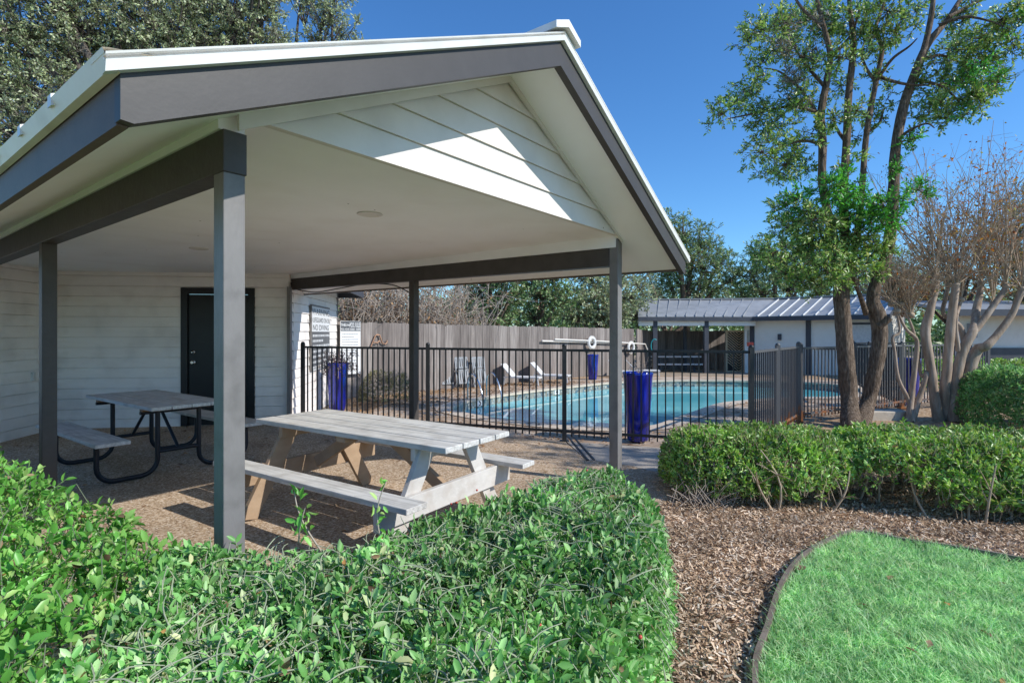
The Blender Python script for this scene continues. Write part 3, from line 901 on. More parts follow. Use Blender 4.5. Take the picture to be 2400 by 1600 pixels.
# edging board
mb = MB()
for i in range(len(edge) - 1):
    a = Vector((*edge[i], 0)); c = Vector((*edge[i + 1], 0)); d = (c - a).normalized(); nr = Vector((-d.y, d.x, 0)) * .012
    h0 = .055 + .012 * mnoise.noise(a * 1.7); h1 = .055 + .012 * mnoise.noise(c * 1.7)
    mb.hexa([a - nr + Vector((0, 0, -.02)), a + nr + Vector((0, 0, -.02)), c + nr + Vector((0, 0, -.02)), c - nr + Vector((0, 0, -.02)),
             a - nr + Vector((0, 0, h0)), a + nr + Vector((0, 0, h0)), c + nr + Vector((0, 0, h1)), c - nr + Vector((0, 0, h1))])
put(mb.fin('lawn_edging', M['edging']), 'thin brown bender board curving between the mulch and the lawn', 'edging')

# grass blades
nb = 165000
x = RNG.uniform(.7, 5.2, nb * 2); y = RNG.uniform(1.0, 3.9, nb * 2)
ok = in_poly(x, y, lawn) & (edge_dist(x, y, lawn) > .012) & ((np.abs(x / y) < 1.12) | (RNG.random(len(x)) < .45))
x, y = x[ok][:nb], y[ok][:nb]
Cg = np.stack([x, y, np.full(len(x), .003)], 1)
flow = np.stack([vnoise(x, y, 1.7, 3.), vnoise(x, y, 1.7, 9.), np.full(len(x), .15)], 1)
nn = rand_unit(len(x)) * .75; nn[:, 2] = np.abs(nn[:, 2]) * .3
def blades(name, C, L, Wd, mat, lean, z_up):
    n = len(C)
    d = rand_unit(n) * .8 + lean * 1.1; d[:, 2] = z_up * (0.35 + RNG.random(n) * .9)
    d /= np.linalg.norm(d, axis=1, keepdims=True)
    s = np.cross(d, rand_unit(n)); s /= np.linalg.norm(s, axis=1, keepdims=True) + 1e-9
    nrm = np.cross(s, d)
    nrm *= np.sign(nrm[:, 2:3] + 1e-6)
    sc = .55 + RNG.random(n) * .9
    tpl, faces = BLADE
    curl = (RNG.random(n) * .8 - .2)
    Vv = (C[:, None, :] + d[:, None, :] * (tpl[None, :, 0:1] * (L * sc)[:, None, None]) + s[:, None, :] * (tpl[None, :, 1:2] * Wd)
          + nrm[:, None, :] * ((tpl[None, :, 2:3] * 1.0 - tpl[None, :, 0:1] ** 2 * .35 * curl[:, None, None]) * (L * sc)[:, None, None]))
    flat = np.array([i for f in faces for i in f]); szs = np.array([len(f) for f in faces])
    idx = (np.arange(n)[:, None] * len(tpl) + flat[None, :]).ravel()
    Vv = Vv.reshape(-1, 3); Vv[:, 2] = np.maximum(Vv[:, 2], .001)
    return np_mesh(name, Vv, idx, np.tile(szs, n), mat)
put(blades('grass', Cg, .07, .0052, M['grass'], flow, .6), 'soft bright green turf grass inside the curved edging', 'grass', kind='stuff')

# mulch chips
nc = 85000
x = RNG.uniform(.2, 5.5, nc * 3); y = RNG.uniform(1.4, 6.2, nc * 3)
ok = in_poly(x, y, mulch) & ~in_poly(x, y, lawn) & (RNG.random(len(x)) < np.clip(2.6 / y, .15, 1) ** 1.2)
x, y = x[ok][:nc], y[ok][:nc]
put(leaves('mulch', np.stack([x, y, RNG.uniform(-.006, .02, len(x))], 1), .026, .0065, M['chips'], upw=1.5, shape=CHIP, jitter=.6), 'brown shredded wood mulch between the hedges and the lawn', 'mulch', kind='stuff')
# leaf litter on the pool yard
nl = 7000
x = RNG.uniform(-4, 9, nl * 3); y = RNG.uniform(7.2, 17, nl * 3)
ok = in_poly(x, y, [(-3.35, 9.0), (-4.1, 12.55), (2.4, 18.8), (4, 18), (9, 12), (2.85, 6.75)]) & ~in_poly(x, y, offset_loop(pool, .12))
wgt = np.clip(1.2 - edge_dist(x, y, pool) * .1, .15, 1) * np.where((y > x * .95 + 13.2), 1, .35)
ok &= RNG.random(len(x)) < wgt
x, y = x[ok][:nl], y[ok][:nl]
zz = np.full(len(x), DECK + .012)
ex = RNG.uniform(-6.5, 2.6, 420); ey = RNG.uniform(2.4, 8.4, 420); ok = in_poly(ex, ey, patio) | in_poly(ex, ey, path); ok &= RNG.random(420) < np.clip((ey - 3) / 5, .08, 1)
gx = RNG.uniform(1.2, 4, 90); gy = RNG.uniform(1.7, 3.8, 90); og = in_poly(gx, gy, lawn) & (RNG.random(90) < .5)
x = np.concatenate([x, ex[ok], gx[og]]); y = np.concatenate([y, ey[ok], gy[og]]); zz = np.concatenate([zz, np.full(ok.sum(), .012), np.full(og.sum(), .05)])
put(leaves('leaf_litter', np.stack([x, y, zz], 1), .06, .035, M['brownleaf'], upw=2.5), 'dry tan leaves scattered over the ground by the pool and patio', 'leaves', kind='stuff')
# drain strip
mb = MB(); a = gp(1328, 1020); c = gp(1378, 1079)
for off in (0, .075):
    mb.bar(a + Vector((off, 0, .006)), c + Vector((off, 0, .006)), .022, .016)
put(mb.fin('drain_edge', M['blackmetal']), 'pair of dark metal strips edging the concrete path by the fence', 'drain edge')

# ------------------------------------------------------------------ picnic tables
tx, ty = Vector((-2.18, 4.54)), Vector((-.417, 3.40))
cpos = (Vector((-2.18, 4.54)) + Vector((-1.79, 5.17)) + Vector((-.417, 3.40)) + Vector((-.01, 3.98))) / 4
ang = math.atan2(-1.165, 1.77)
TB = thing('picnic_table', 'large wooden A-frame picnic table of pale grey planks with undersides coloured tan for bounced light', 'picnic table', (cpos.x, cpos.y, 0), ang)
LH, PW = 1.055, .172
for k in range(4):
    y0 = -.36 + k * .183
    mb = MB(); mb.box(-LH + random.uniform(-.006, .006), LH + random.uniform(-.006, .006), y0, y0 + PW, .702, .74)
    for sx_ in (-.72, 0, .72):
        for dy in (.045, .127):
            mb.lathe([(.006, .0395 + .7015), (0, .0415 + .7015)], (sx_, y0 + dy, 0), 8)
    mb.fin('tabletop_plank', M['tableplank'], TB, world=False, bevel=.005)
for s in (-1, 1):
    mb = MB(); mb.box(-1.06, 1.06, s * .63 - .088, s * .63 + .088, .415, .452)
    mb.fin('bench_seat', M['tableplank'], TB, world=False, bevel=.005)
for s in (-1, 1):
    xs = s * .74
    mb = MB(); mb.box(xs - .02, xs + .02, -.335, .335, .612, .7); mb.fin('top_cleat', M['tableleg' if s > 0 else 'tablebounce'], TB, world=False, bevel=.003)
    mb = MB(); mb.box(xs + s * .062 - .02, xs + s * .062 + .02, -.72, .72, .262, .4135); mb.fin('bench_support', M['tableleg' if s > 0 else 'tablebounce'], TB, world=False, bevel=.004)
    for q in (-1, 1):
        mb = MB(); mb.bar((xs + s * .021, q * .22, .698), (xs + s * .021, q * .60, -.01), .04, .15, up=(0, 1, 0))
        # square the foot and the head off
        zt = .70; mb.v = [(vx, vy, max(0.0, min(zt, vz))) for vx, vy, vz in mb.v]
        mb.fin('leg', M['tableleg' if s > 0 else 'tablebounce'], TB, world=False, bevel=.003)
    mb = MB(); mb.bar((xs - s * .02, 0, .35), (s * .16, 0, .67), .09, .04, up=(0, 1, 0)); mb.fin('brace', M['tablebounce'], TB, world=False, bevel=.003)
mb = MB(); mb.box(-.05, .05, -.33, .33, .655, .7); mb.fin('top_cleat', M['tablebounce'], TB, world=False, bevel=.003)

cpos = Vector((-4.02, 6.02)); ang = math.atan2(-1.04, 1.47)
pA = pt(204, 926, FOC * (CAM_H - .74) / (926 - HORIZON)); pB = pt(365, 912, FOC * (CAM_H - .74) / (912 - HORIZON)); pC = pt(357, 956.6, FOC * (CAM_H - .74) / (956.6 - HORIZON))
dirL = (pC - pA); ang = math.atan2(dirL.y, dirL.x)
cc_ = (pB + pC) / 2
T2 = thing('picnic_table', 'grey plank picnic table on black bent-tube legs beside the black door', 'picnic table', (cc_.x, cc_.y, 0), ang)
for k in range(4):
    y0 = -.37 + k * .187
    mb = MB(); mb.box(-.93, .93, y0, y0 + .18, .704, .74); mb.fin('tabletop_plank', M['tableplank'], T2, world=False, bevel=.006)
for s in (-1, 1):
    mb = MB(); mb.box(-.93, .93, s * .68 - .14, s * .68 + .14, .42, .455); mb.fin('bench_seat', M['tableplank'], T2, world=False, bevel=.006)
for s in (-1, 1):
    xs = s * .62
    mb = MB(); mb.box(xs - .035, xs + .035, -.35, .35, .675, .703); mb.fin('top_cleat', M['rawwood'], T2, world=False)
    for q in (-1, 1):
        r = .15; pts = [(xs, q * .2, .674)]
        pts += [(xs, q * .2, .03 + r)]
        for i in range(1, 7):
            a = math.pi / 2 * i / 6; pts.append((xs, q * (.2 + r - r * math.cos(a)), .03 + r - r * math.sin(a)))
        for i in range(0, 7):
            a = math.pi / 2 * i / 6; pts.append((xs, q * (.72 - r + r * math.sin(a)), .03 + r - r * math.cos(a)))
        pts += [(xs, q * .72, .42)]
        mb = MB(); mb.tube(pts, .024, 10); mb.fin('leg', M['tubemetal'], T2, world=False)
    mb = MB(); mb.tube([(xs, -.2, .25), (xs, .2, .25)], .021, 8); mb.tube([(xs, 0, .25), (s * .12, 0, .67)], .017, 8)
    mb.tube([(xs, -.36, .66), (xs, .36, .66)], .018, 8)
    mb.fin('brace', M['tubemetal'], T2, world=False)

# ------------------------------------------------------------------ black pool fence
def fence_run(root, pts, mat, zb=0., sub=None, zt=1.2):
    pts = [Vector((p[0], p[1], 0)) for p in pts]
    for i, p in enumerate(pts):
        mb = MB(); mb.box(p.x - .028, p.x + .028, p.y - .028, p.y + .028, zb - .02, zb + zt + .085)
        mb.box(p.x - .06, p.x + .06, p.y - .06, p.y + .06, zb - .015, zb + .012)
        mb.lathe([(.032, zt + .085), (.034, zt + .095), (.022, zt + .115), (0, zt + .122)], (p.x, p.y, zb), 12)
        mb.fin('post', mat, root)
    for a, c in zip(pts[:-1], pts[1:]):
        d = (c - a); L = d.length; d.normalize()
        mb = MB()
        a2 = a + d * .03; c2 = c - d * .03
        for rz in (.13, zt + .03):
            mb.bar(a2 + Vector((0, 0, zb + rz)), c2 + Vector((0, 0, zb + rz)), .03, .034)
        k = max(2, round(L / .1))
        for i in range(1, k):
            q = a + d * (L * i / k)
            mb.bar(q + Vector((0, 0, zb + .06)), q + Vector((0, 0, zb + zt + .014)), .017, .017, up=(d.x, d.y, 0))
        mb.fin('picket_panel', mat, root)


FA, FB, FC, FD = (-3.46, 8.86), (-1.26, 8.02), (.71, 7.27), (2.95, 6.6)
FE, FF = (3.83, 7.72), (4.72, 8.82)
FG, FH_ = (7.72, 10.6), (10.4, 11.7)
r_ = thing('pool_fence', 'long black metal picket fence in front of the pool, seen through the pavilion', 'fence', (*FB, 0))
fence_run(r_, [FA, FB, FC, FD], M['blackmetal'])
r_ = thing('pool_fence', 'short black picket fence return angling back from the corner post, behind the clipped hedge', 'fence', (*FE, 0))
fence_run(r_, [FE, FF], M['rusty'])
mb = MB()
a, c = Vector((*FD, 0)), Vector((*FE, 0)); d = (c - a).normalized()
for rz in (.13, 1.23): mb.bar(a + d * .03 + Vector((0, 0, rz)), c - d * .03 + Vector((0, 0, rz)), .03, .034)
for i in range(1, 14):
    q = a.lerp(c, i / 14); mb.bar(q + Vector((0, 0, .06)), q + Vector((0, 0, 1.214)), .017, .017, up=(d.x, d.y, 0))
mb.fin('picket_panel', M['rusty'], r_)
r_ = thing('pool_fence', 'rust-stained black picket fence running behind the big tree trunks', 'fence', (*FG, 0))
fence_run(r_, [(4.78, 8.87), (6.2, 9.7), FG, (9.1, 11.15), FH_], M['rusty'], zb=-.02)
r_ = thing('pool_fence', 'black picket fence at the far right end of the pool', 'fence', (10.2, 16, DECK))
fence_run(r_, [(8.1, 11.2), (9.0, 13.5), (10.2, 16.0), (12.6, 16.4)], M['blackmetal'], zb=DECK)

# ------------------------------------------------------------------ board fence behind the pool
def board_fence(root, a, c, za, zc, h, name='fence_panel', step=2.4, mat=None):
    a = Vector((*a, 0)); c = Vector((*c, 0)); L = (c - a).length; d = (c - a) / L; nr = Vector((d.y, -d.x, 0))
    bw = .138; k = int(L / bw); s = 0
    panel = MB(); start = 0.
    for i in range(k):
        p0 = a + d * (i * bw); p1 = a + d * (i * bw + bw - random.uniform(.003, .007))
        t = i / k; z0 = za + (zc - za) * t - .03; z1 = z0 + h + .03 + random.uniform(-.018, .014)
        off = nr * random.uniform(-.005, .006)
        q0, q1 = p0 + off, p1 + off; th = nr * .017
        panel.hexa([q0 + th + Vector((0, 0, z0)), q1 + th + Vector((0, 0, z0)), q1 - th + Vector((0, 0, z0)), q0 - th + Vector((0, 0, z0)),
                    q0 + th + Vector((0, 0, z1)), q1 + th + Vector((0, 0, z1)), q1 - th + Vector((0, 0, z1)), q0 - th + Vector((0, 0, z1))])
        if (i + 1) * bw - start > step or i == k - 1:
            panel.fin(name, mat or M['fence'], root); panel = MB(); start = (i + 1) * bw


wf = thing('board_fence', 'tall weathered grey-brown board fence behind the pool', 'fence', (-.5, 16.0, DECK))
board_fence(wf, (-4.15, 12.55), (4.9, 21.25), DECK - .02, -.22, 1.82)
wf2 = thing('board_fence', 'shaded dark board fence behind the far poolside shelter', 'fence', (8.5, 25.6, -.3))
board_fence(wf2, (4.95, 21.3), (6.7, 25.5), -.22, -.3, 1.82)
board_fence(wf2, (6.75, 25.6), (12.4, 25.6), -.3, -.3, 1.84)


def fence_at(px, off=.1):
    k = (px - 1200) / FOC
    a = Vector((-4.15, 12.55)); d = (Vector((4.9, 21.25)) - a).normalized(); nr = Vector((d.y, -d.x))
    a = a + nr * off
    s = (k * a.y - a.x) / (d.x - k * d.y)
    return Vector((a.x + d.x * s, a.y + d.y * s, 0)), Vector((d.x, d.y, 0)), Vector((nr.x, nr.y, 0))


# ------------------------------------------------------------------ signs
def sign_frame(origin, ax, n): return lambda x, d, z: Vector(origin) + Vector(ax) * x + Vector(n) * d + Vector((0, 0, z))


# warning sign on the building side wall
def side_a(px):
    k = (px - 1200) / FOC
    d = -N1
    return (k * CR.y - CR.x) / (d.x - k * d.y)
a0, a1 = side_a(724), side_a(767)
zt_ = pt(745, 721, BS((a0 + a1) / 2, 0, 0).y).z; zb_ = zt_ - 1.22
SW = a1 - a0
s1 = thing('warning_sign', 'tall white and grey warning notice board on the white side wall', 'sign', tuple(BS((a0 + a1) / 2, .03, zb_)))
fs = sign_frame(BS(a0, .03, 0), -N1, D1)
mb = MB(); mb.box(0, SW, 0, .02, zb_, zt_, fs); mb.fin('panel', M['signwhite'], s1)
zm = zt_ - .48
mb = MB(); mb.box(.02, SW - .02, .0205, .024, zb_ + .03, zm, fs); mb.fin('lower_panel', M['signgrey'], s1)
mb = MB(); mb.box(0, SW, -.002, .026, zt_, zt_ + .03, fs); mb.box(-.03, 0, -.002, .026, zb_, zt_ + .03, fs); mb.fin('frame', M['grey'], s1)
axs = -N1; up = Vector((0, 0, 1))
for body, zz, sz, sq in (('WARNING', zt_ - .155, .17, 1.25), ('NO LIFEGUARD ON DUTY', zt_ - .3, .13, .86), ('NO DIVING', zt_ - .45, .15, 1.2)):
    text_mesh('lettering', body, sz, M['signink'], s1, fs(SW / 2, .0215, zz), axs, up, 'CENTER', .0, SW / 1.05 * sq)
def print_lines(root, fr, x0, x1, ztop, rows, pitch, h, mat, d):
    for i in range(rows):
        mb = MB(); x = x0; z = ztop - i * pitch; end = x1 * random.choice((1, .95, .8, .6, 1)) if i % 2 else x1
        while x < end - .02:
            w = random.uniform(.03, .09) * (x1 - x0)
            mb.add([fr(x, d, z), fr(min(x + w, end), d, z), fr(min(x + w, end), d, z + h), fr(x, d, z + h)], [(0, 1, 2, 3)])
            x += w + .018 * (x1 - x0)
        mb.fin('print_line', mat, root)
print_lines(s1, fs, .06, SW - .06, zm - .1, 7, .1, .045, M['signtext'], .0255)
# pool rules sign in front of the board fence
fp0, fd, fn = fence_at(797, .12); fp1, _, _ = fence_at(844, .12)
wS = (fp1 - fp0).length
zt_ = pt(820, 752, fp0.y).z; zb_ = zt_ - 1.25
s2 = thing('pool_rules_sign', 'white pool rules board with dark header mounted on the board fence', 'sign', tuple(fp0 + fd * wS / 2 + Vector((0, 0, zb_))))
fr2 = sign_frame(fp0, fd, fn)
mb = MB(); mb.box(0, wS, 0, .02, zb_, zt_, fr2); mb.fin('panel', M['signwhite'], s2)
mb = MB(); mb.box(.006, wS - .006, .0205, .023, zt_ - .235, zt_ - .006, fr2); mb.fin('header', M['signgrey'], s2)
text_mesh('lettering', 'POOL RULES', .155, M['signtext'], s2, fr2(wS * .72, .0242, zt_ - .145), fd, up, 'CENTER', .004, wS * .62)
text_mesh('lettering', 'THE', .09, M['signtext'], s2, fr2(wS * .12, .0242, zt_ - .12), fd, up, 'CENTER', .002, .8)
text_mesh('lettering', 'ROW', .07, M['signtext'], s2, fr2(wS * .31, .0242, zt_ - .12), fd, up, 'CENTER', .002, .9)
text_mesh('lettering', 'POOL HOURS 10:00AM - 10:00PM', .068, M['signtext'], s2, fr2(wS * .5, .0242, zt_ - .215), fd, up, 'CENTER', .002, wS * .98)
print_lines(s2, fr2, .04, wS - .06, zt_ - .32, 14, .062, .02, M['signfaint'], .0225)

# ------------------------------------------------------------------ pots
POTG = 'cobalt blue glazed pots around the pool'
POT_PROF = [(0, .0), (.13, 0), (.142, .012), (.15, .06), (.165, .3), (.186, .62), (.198, .82), (.206, .86), (.21, .885), (.2, .9), (.185, .895), (.176, .86), (.165, .8), (0, .8)]


def pot(loc, label, h=.95, w=1.0, plants=None):
    r = thing('planter_pot', label, 'pot', tuple(loc), random.uniform(0, 6), POTG)
    mb = MB(); mb.lathe([(a * w, z * h / .9) for a, z in POT_PROF], (0, 0, 0), 40)
    mb.fin('pot_body', M['bluepot'], r, world=False)
    mb = MB(); mb.lathe([(.166 * w, .815 * h / .9), (0, .83 * h / .9)], (0, 0, 0), 24); mb.fin('soil', M['soil'], r, world=False)
    z = h * .92
    mb = MB(); L = Vector(loc); pp = []
    if plants == 'dry':
        for i in range(16):
            a = random.uniform(0, 6.28); rr = random.uniform(.05, .2)
            p = bend(L + Vector((0, 0, z)), L + Vector((rr * math.cos(a), rr * math.sin(a), z + random.uniform(.12, .3))), .1, 4, .15)
            mb.tube(p, .003, 4, False); pp += [p[-1], p[-2]]
        mb.fin('dry_stems', M['twigpale'], r)
        leaves('seed_heads', np.array([tuple(q) for q in pp]), .03, .015, M['moss'], r, upw=0)
    elif plants == 'purple':
        C = []
        for i in range(60):
            a = random.uniform(0, 6.28); rr = random.uniform(.1, .42)
            p = bend(L + Vector((.1 * math.cos(a), .1 * math.sin(a), z - .04)), L + Vector((rr * math.cos(a), rr * math.sin(a), z + random.uniform(-.25, .3))), .5, 6, .08)
            mb.tube(p, .003, 4, False); C += [q for q in p[2:]]
        mb.fin('stems', M['twig'], r)
        C = np.array([tuple(q) for q in C]); C = np.concatenate([C + RNG.normal(size=C.shape) * .025 for _ in range(4)])
        leaves('foliage', C, .06, .016, M['purpleleaf'], r, upw=.3)
    return r


pot(gp(791, 962, DECK), 'tall blue pot spilling purple foliage beside the warning board', .95, 1.03, 'purple')
pot(Vector((1.79, 7.62, DECK + .02)), 'tall blue pot with dry stems just behind the near fence', .97, 1.03, 'dry')
pot(gp(1389, 889, DECK), 'small blue pot below the left life ring on the far side of the pool', .82, .95)
pot(gp(2130, 948, 0), 'dark blue pot half hidden behind the thin bare trunks', .95, 1.0)

# ------------------------------------------------------------------ life rings, poles, hanger on the fence
def life_ring(px, py, label, rad=.22):
    p, d, n_ = fence_at(px, .16)
    p.z = CAM_H - (py - HORIZON) / FOC * p.y
    r = thing('life_ring', label, 'life ring', tuple(p), math.atan2(d.y, d.x), 'white life rings on the board fence')
    mb = MB(); vs = []; fs = []
    NN, K = 36, 10
    for i in range(NN):
        a = 2 * math.pi * i / NN
        for k in range(K):
            bb = 2 * math.pi * k / K
            R = rad - .06 + .058 * math.cos(bb)
            vs.append((R * math.cos(a), -.05 * math.sin(bb) + .0, R * math.sin(a)))
    for i in range(NN):
        for k in range(K):
            fs.append((i * K + k, ((i + 1) % NN) * K + k, ((i + 1) % NN) * K + (k + 1) % K, i * K + (k + 1) % K))
    mb.add(vs, fs, True); mb.fin('ring', M['whiteplastic'], r, world=False)
    mb = MB(); mb.tube([((rad + .012) * math.cos(t_ * .2), -.01, (rad + .012) * math.sin(t_ * .2)) for t_ in range(32)], .008, 6); mb.fin('rope', M['pole'], r, world=False)
    mb = MB(); mb.tube([(-.02, .12, rad * .3), (-.02, -.06, rad * .3), (-.02, -.06, rad * .42)], .012, 6); mb.tube([(.02, .12, rad * .3), (.02, -.06, rad * .3), (.02, -.06, rad * .42)], .012, 6)
    mb.fin('hook', M['blackmetal'], r, world=False)
life_ring(1387, 803, 'white life ring hung above the small blue pot', .235)
life_ring(1479, 814, 'white life ring farther right on the fence, beside the pavilion corner post', .235)
def fp(px, py, off=.1):
    p, d, n_ = fence_at(px, off); p.z = CAM_H - (py - HORIZON) / FOC * p.y; return p
mb = MB(); mb.tube([fp(1270, 799), fp(1360, 801), fp(1436, 804)], .032, 8); put(mb.fin('reach_pole', M['pole']), 'pale rescue pole lying level on the board fence, left of the life ring', 'pole')
mb = MB(); mb.tube([fp(1300, 795, .16), fp(1400, 799, .16), fp(1495, 805, .16)], .028, 8); mb.tube([fp(1495, 805, .16), fp(1512, 806, .16), fp(1519, 824, .16)], .024, 8)
put(mb.fin('reach_pole', M['pole']), 'longer pale rescue pole with a bent end passing behind both life rings', 'pole')
mb = MB()
mb.tube([fp(869, 813, .07), fp(880, 786, .07), fp(884, 784, .07), fp(890, 785, .07), fp(896, 804, .07), fp(903, 806, .07), fp(907, 803, .07), fp(907, 797, .07)], .017, 7)
mb.tube([fp(876, 802, .09), fp(885, 803, .09), fp(888, 798, .09), fp(891, 803, .09)], .014, 7)
put(mb.fin('hose_hanger', M['copper']), 'bent copper coloured hanger on the board fence', 'hanger')

# ------------------------------------------------------------------ loungers
LG = 'white sun loungers along the board fence'
def make_lounger(label):
    r = thing('sun_lounger', label, 'sun lounger', (0, 0, 0), 0, LG)
    mb = MB()
    for s in (-1, 1):
        mb.bar((-.35, s * .31, .33), (1.25, s * .31, .33), .045, .05)
    mb.box(1.21, 1.26, -.31, .31, .306, .354)
    mb.fin('frame', M['whiteplastic'], r, world=False)
    for xx in (-.3, 1.18):
        for s in (-1, 1):
            mb = MB(); mb.bar((xx, s * .31, .31), (xx + (.05 if xx > 0 else -.04), s * .31, 0), .045, .05, up=(0, 1, 0)); mb.fin('leg', M['whiteplastic'], r, world=False)
    mb = MB(); mb.box(.02, 1.2, -.285, .285, .352, .366); mb.fin('seat', M['whitefabric'], r, world=False)
    mb = MB(); mb.bar((.02, 0, .36), (-.43, 0, .88), .6, .022, up=(0, 1, 0))
    # bar() width runs across, so turn it: build as explicit slab
    mb = MB(); n_ = Vector((.64, 0, .45)).normalized() * .012
    q = [Vector((.02, -.3, .355)), Vector((.02, .3, .355)), Vector((-.48, .3, .88)), Vector((-.48, -.3, .88))]
    mb.hexa([p - n_ for p in q] + [p + n_ for p in q]); mb.fin('backrest', M['whitefabric'], r, world=False)
    mb = MB()
    for s in (-1, 1): mb.bar((.02, s * .31, .34), (-.49, s * .31, .89), .03, .035, up=(0, 1, 0))
    mb.bar((-.49, -.31, .89), (-.49, .31, .89), .03, .03); mb.bar((-.2, -.28, .66), (-.32, -.28, .34), .02, .02, up=(0, 1, 0)); mb.bar((-.2, .28, .66), (-.32, .28, .34), .02, .02, up=(0, 1, 0))
    mb.fin('back_frame', M['whiteplastic'], r, world=False)
    return r
L0 = make_lounger('white sun lounger with raised back, leftmost of the four by the fence')
spots = [((.05, 15.95), -20), ((.95, 16.65), -18), ((3.75, 18.9), -10), ((4.45, 19.35), -8)]
labs = [L0['label'], 'white sun lounger second from the left, its foot end near the black fence post', 'white sun lounger mostly hidden behind the pavilion corner post',
        'white sun lounger rightmost of the four, foot end showing right of the near blue pot']
for i, ((x_, y_), a_) in enumerate(spots):
    o = L0 if i == 0 else copy_tree(L0)
    o.location = (x_, y_, DECK - (.0 if y_ < 18 else .05)); o.scale = (.68, .68, .68); o.rotation_euler = (0, 0, math.radians(a_)); o['label'] = labs[i]

# ------------------------------------------------------------------ folded chairs by the fence
def make_chair(label):
    r = thing('folding_chair', label, 'chair', (0, 0, 0), 0, 'grey slatted folding chairs leaning by the fence')
    mb = MB()
    for s in (-1, 1):
        mb.bar((s * .2, 0, 0), (s * .2, .16, .84), .03, .022); mb.bar((s * .17, .16, .0), (s * .17, .02, .5), .026, .02)
    mb.fin('frame', M['cg'], r, world=False)
    mb = MB()
    for k in range(5): mb.bar((-.14 + k * .07, .12, .56), (-.14 + k * .07, .155, .82), .042, .012)
    mb.bar((-.2, .16, .83), (.2, .16, .83), .025, .05); mb.bar((-.2, .11, .56), (.2, .11, .56), .025, .04); mb.fin('backrest', M['cg'], r, world=False)
    mb = MB()
    for k in range(5): mb.bar((-.14 + k * .07, -.02, .16), (-.14 + k * .07, .05, .5), .045, .014)
    mb.bar((-.18, -.03, .14), (.18, -.03, .14), .025, .04); mb.bar((-.18, .05, .5), (.18, .05, .5), .025, .04); mb.fin('seat', M['cg'], r, world=False)
    return r
M['cg'] = painted('grey_resin', (.26, .27, .28), (.34, .35, .36), rough=.5, scale=8, bump=0)
c0 = make_chair('x')
for i, (px, lab) in enumerate(((1048, 'grey folding chair leftmost of the three leaning by the board fence'), (1087, 'grey folding chair in the middle of the three by the board fence'), (1127, 'grey folding chair rightmost of the three, nearest the steel handrails'))):
    o = c0 if i == 0 else copy_tree(c0)
    p = gp(px, 910 - i * 1.5, DECK); o.location = (p.x, p.y, DECK); o.rotation_euler = (0, 0, math.radians(38)); o['label'] = lab

# pool handrails
for i, (px, py, lab) in enumerate(((1096, 936, 'curved steel pool handrail, left of the pair'), (1140, 929, 'curved steel pool handrail, right of the pair'))):
    p = gp(px, py, DECK)
    pts = [(0, 0, -.02), (0, 0, .35), (.03, -.06, .5), (.12, -.16, .58), (.24, -.28, .55), (.36, -.42, .38), (.46, -.55, .1), (.5, -.6, -.3)]
    pts = smooth_open([(p.x + a * .8, p.y + b_ * .8, DECK + z) for a, b_, z in pts], 6)
    mb = MB(); mb.tube(pts, .02, 8); put(mb.fin('pool_handrail', M['chrome']), lab, 'handrail', 'steel handrails at the pool edge')
# depth markers on the waterline tile
def edge_at(px):
    best = None
    k = (px - 1200) / FOC
    for i in range(len(pool)):
        a, c = pool[i], pool[(i + 1) % len(pool)]
        fa, fc = a[0] - k * a[1], c[0] - k * c[1]
        if fa * fc <= 0:
            t = fa / (fa - fc + 1e-12); q = (a[0] + (c[0] - a[0]) * t, a[1] + (c[1] - a[1]) * t)
            if best is None or q[1] > best[0][1]: best = (q, Vector((c[0] - a[0], c[1] - a[1], 0)).normalized())
    return best
for px, ch, lab in ((1124, '5', 'white depth tile at the left end of the pool, below the handrails'), (1305, '4', 'white depth tile on the pool wall below the second lounger, nearer the near fence post')):
    q, d = edge_at(px)
    if d.x < 0: d = -d
    n_ = Vector((d.y, -d.x, 0)); c = Vector((*q, 0)) + n_ * .012
    r = thing('depth_marker', lab, 'depth marker', (c.x, c.y, DECK - .1))
    fr = sign_frame(c, d, n_)
    mb = MB(); mb.box(-.1, .1, -.01, .0, DECK - .17, DECK - .0, fr); mb.fin('tile', M['signwhite'], r)
    text_mesh('numeral', ch, .19, M['signink'], r, fr(0, .003, DECK - .155), d, up, 'CENTER', .006, 1.1)

# ------------------------------------------------------------------ far poolside shelter and house
PH = thing('pool_house', 'far grey metal-roofed poolside shelter joined to a cream-walled wing', 'building', (10, 23.5, -.3))
ER = 2.12
# shelter roof
e0, e1 = Vector((5.25, 22.3, ER)), Vector((10.0, 22.3, ER)); rg0, rg1 = Vector((5.3, 25.0, ER + .82)), Vector((11.84, 24.14, ER + .82))
rg0 = Vector((5.9, 24.9, ER + .84)); rg1 = Vector((11.84, 24.14, ER + .84))
def slab(pts, th=.06):
    mb = MB(); mb.add(pts + [p - Vector((0, 0, th)) for p in pts], [(0, 1, 2, 3), (7, 6, 5, 4)] + [(i, i + 4, (i + 1) % 4 + 4, (i + 1) % 4) for i in range(4)]); return mb
rfa = slab([e0, e1, rg1, rg0]).fin('roof', M['greyroof'], PH)
b0, b1 = Vector((5.9, 28.0, ER)), Vector((11.8, 28.0, ER))
slab([rg0, rg1, b1, b0]).fin('roof', M['greyroof'], PH)
mb = MB()
for i in range(1, 12):
    t = i / 12; a = e0.lerp(e1, t); c = rg0.lerp(rg1, t * .93)
    mb.bar(a + Vector((0, -.01, .02)), c + Vector((0, 0, .02)), .03, .05)
mb.fin('standing_seam', M['greyroof'], rfa)
mb = MB(); mb.bar(rg0 + Vector((0, 0, .03)), rg1 + Vector((0, 0, .03)), .2, .05); mb.fin('ridge_cap', M['greyroof'], rfa)
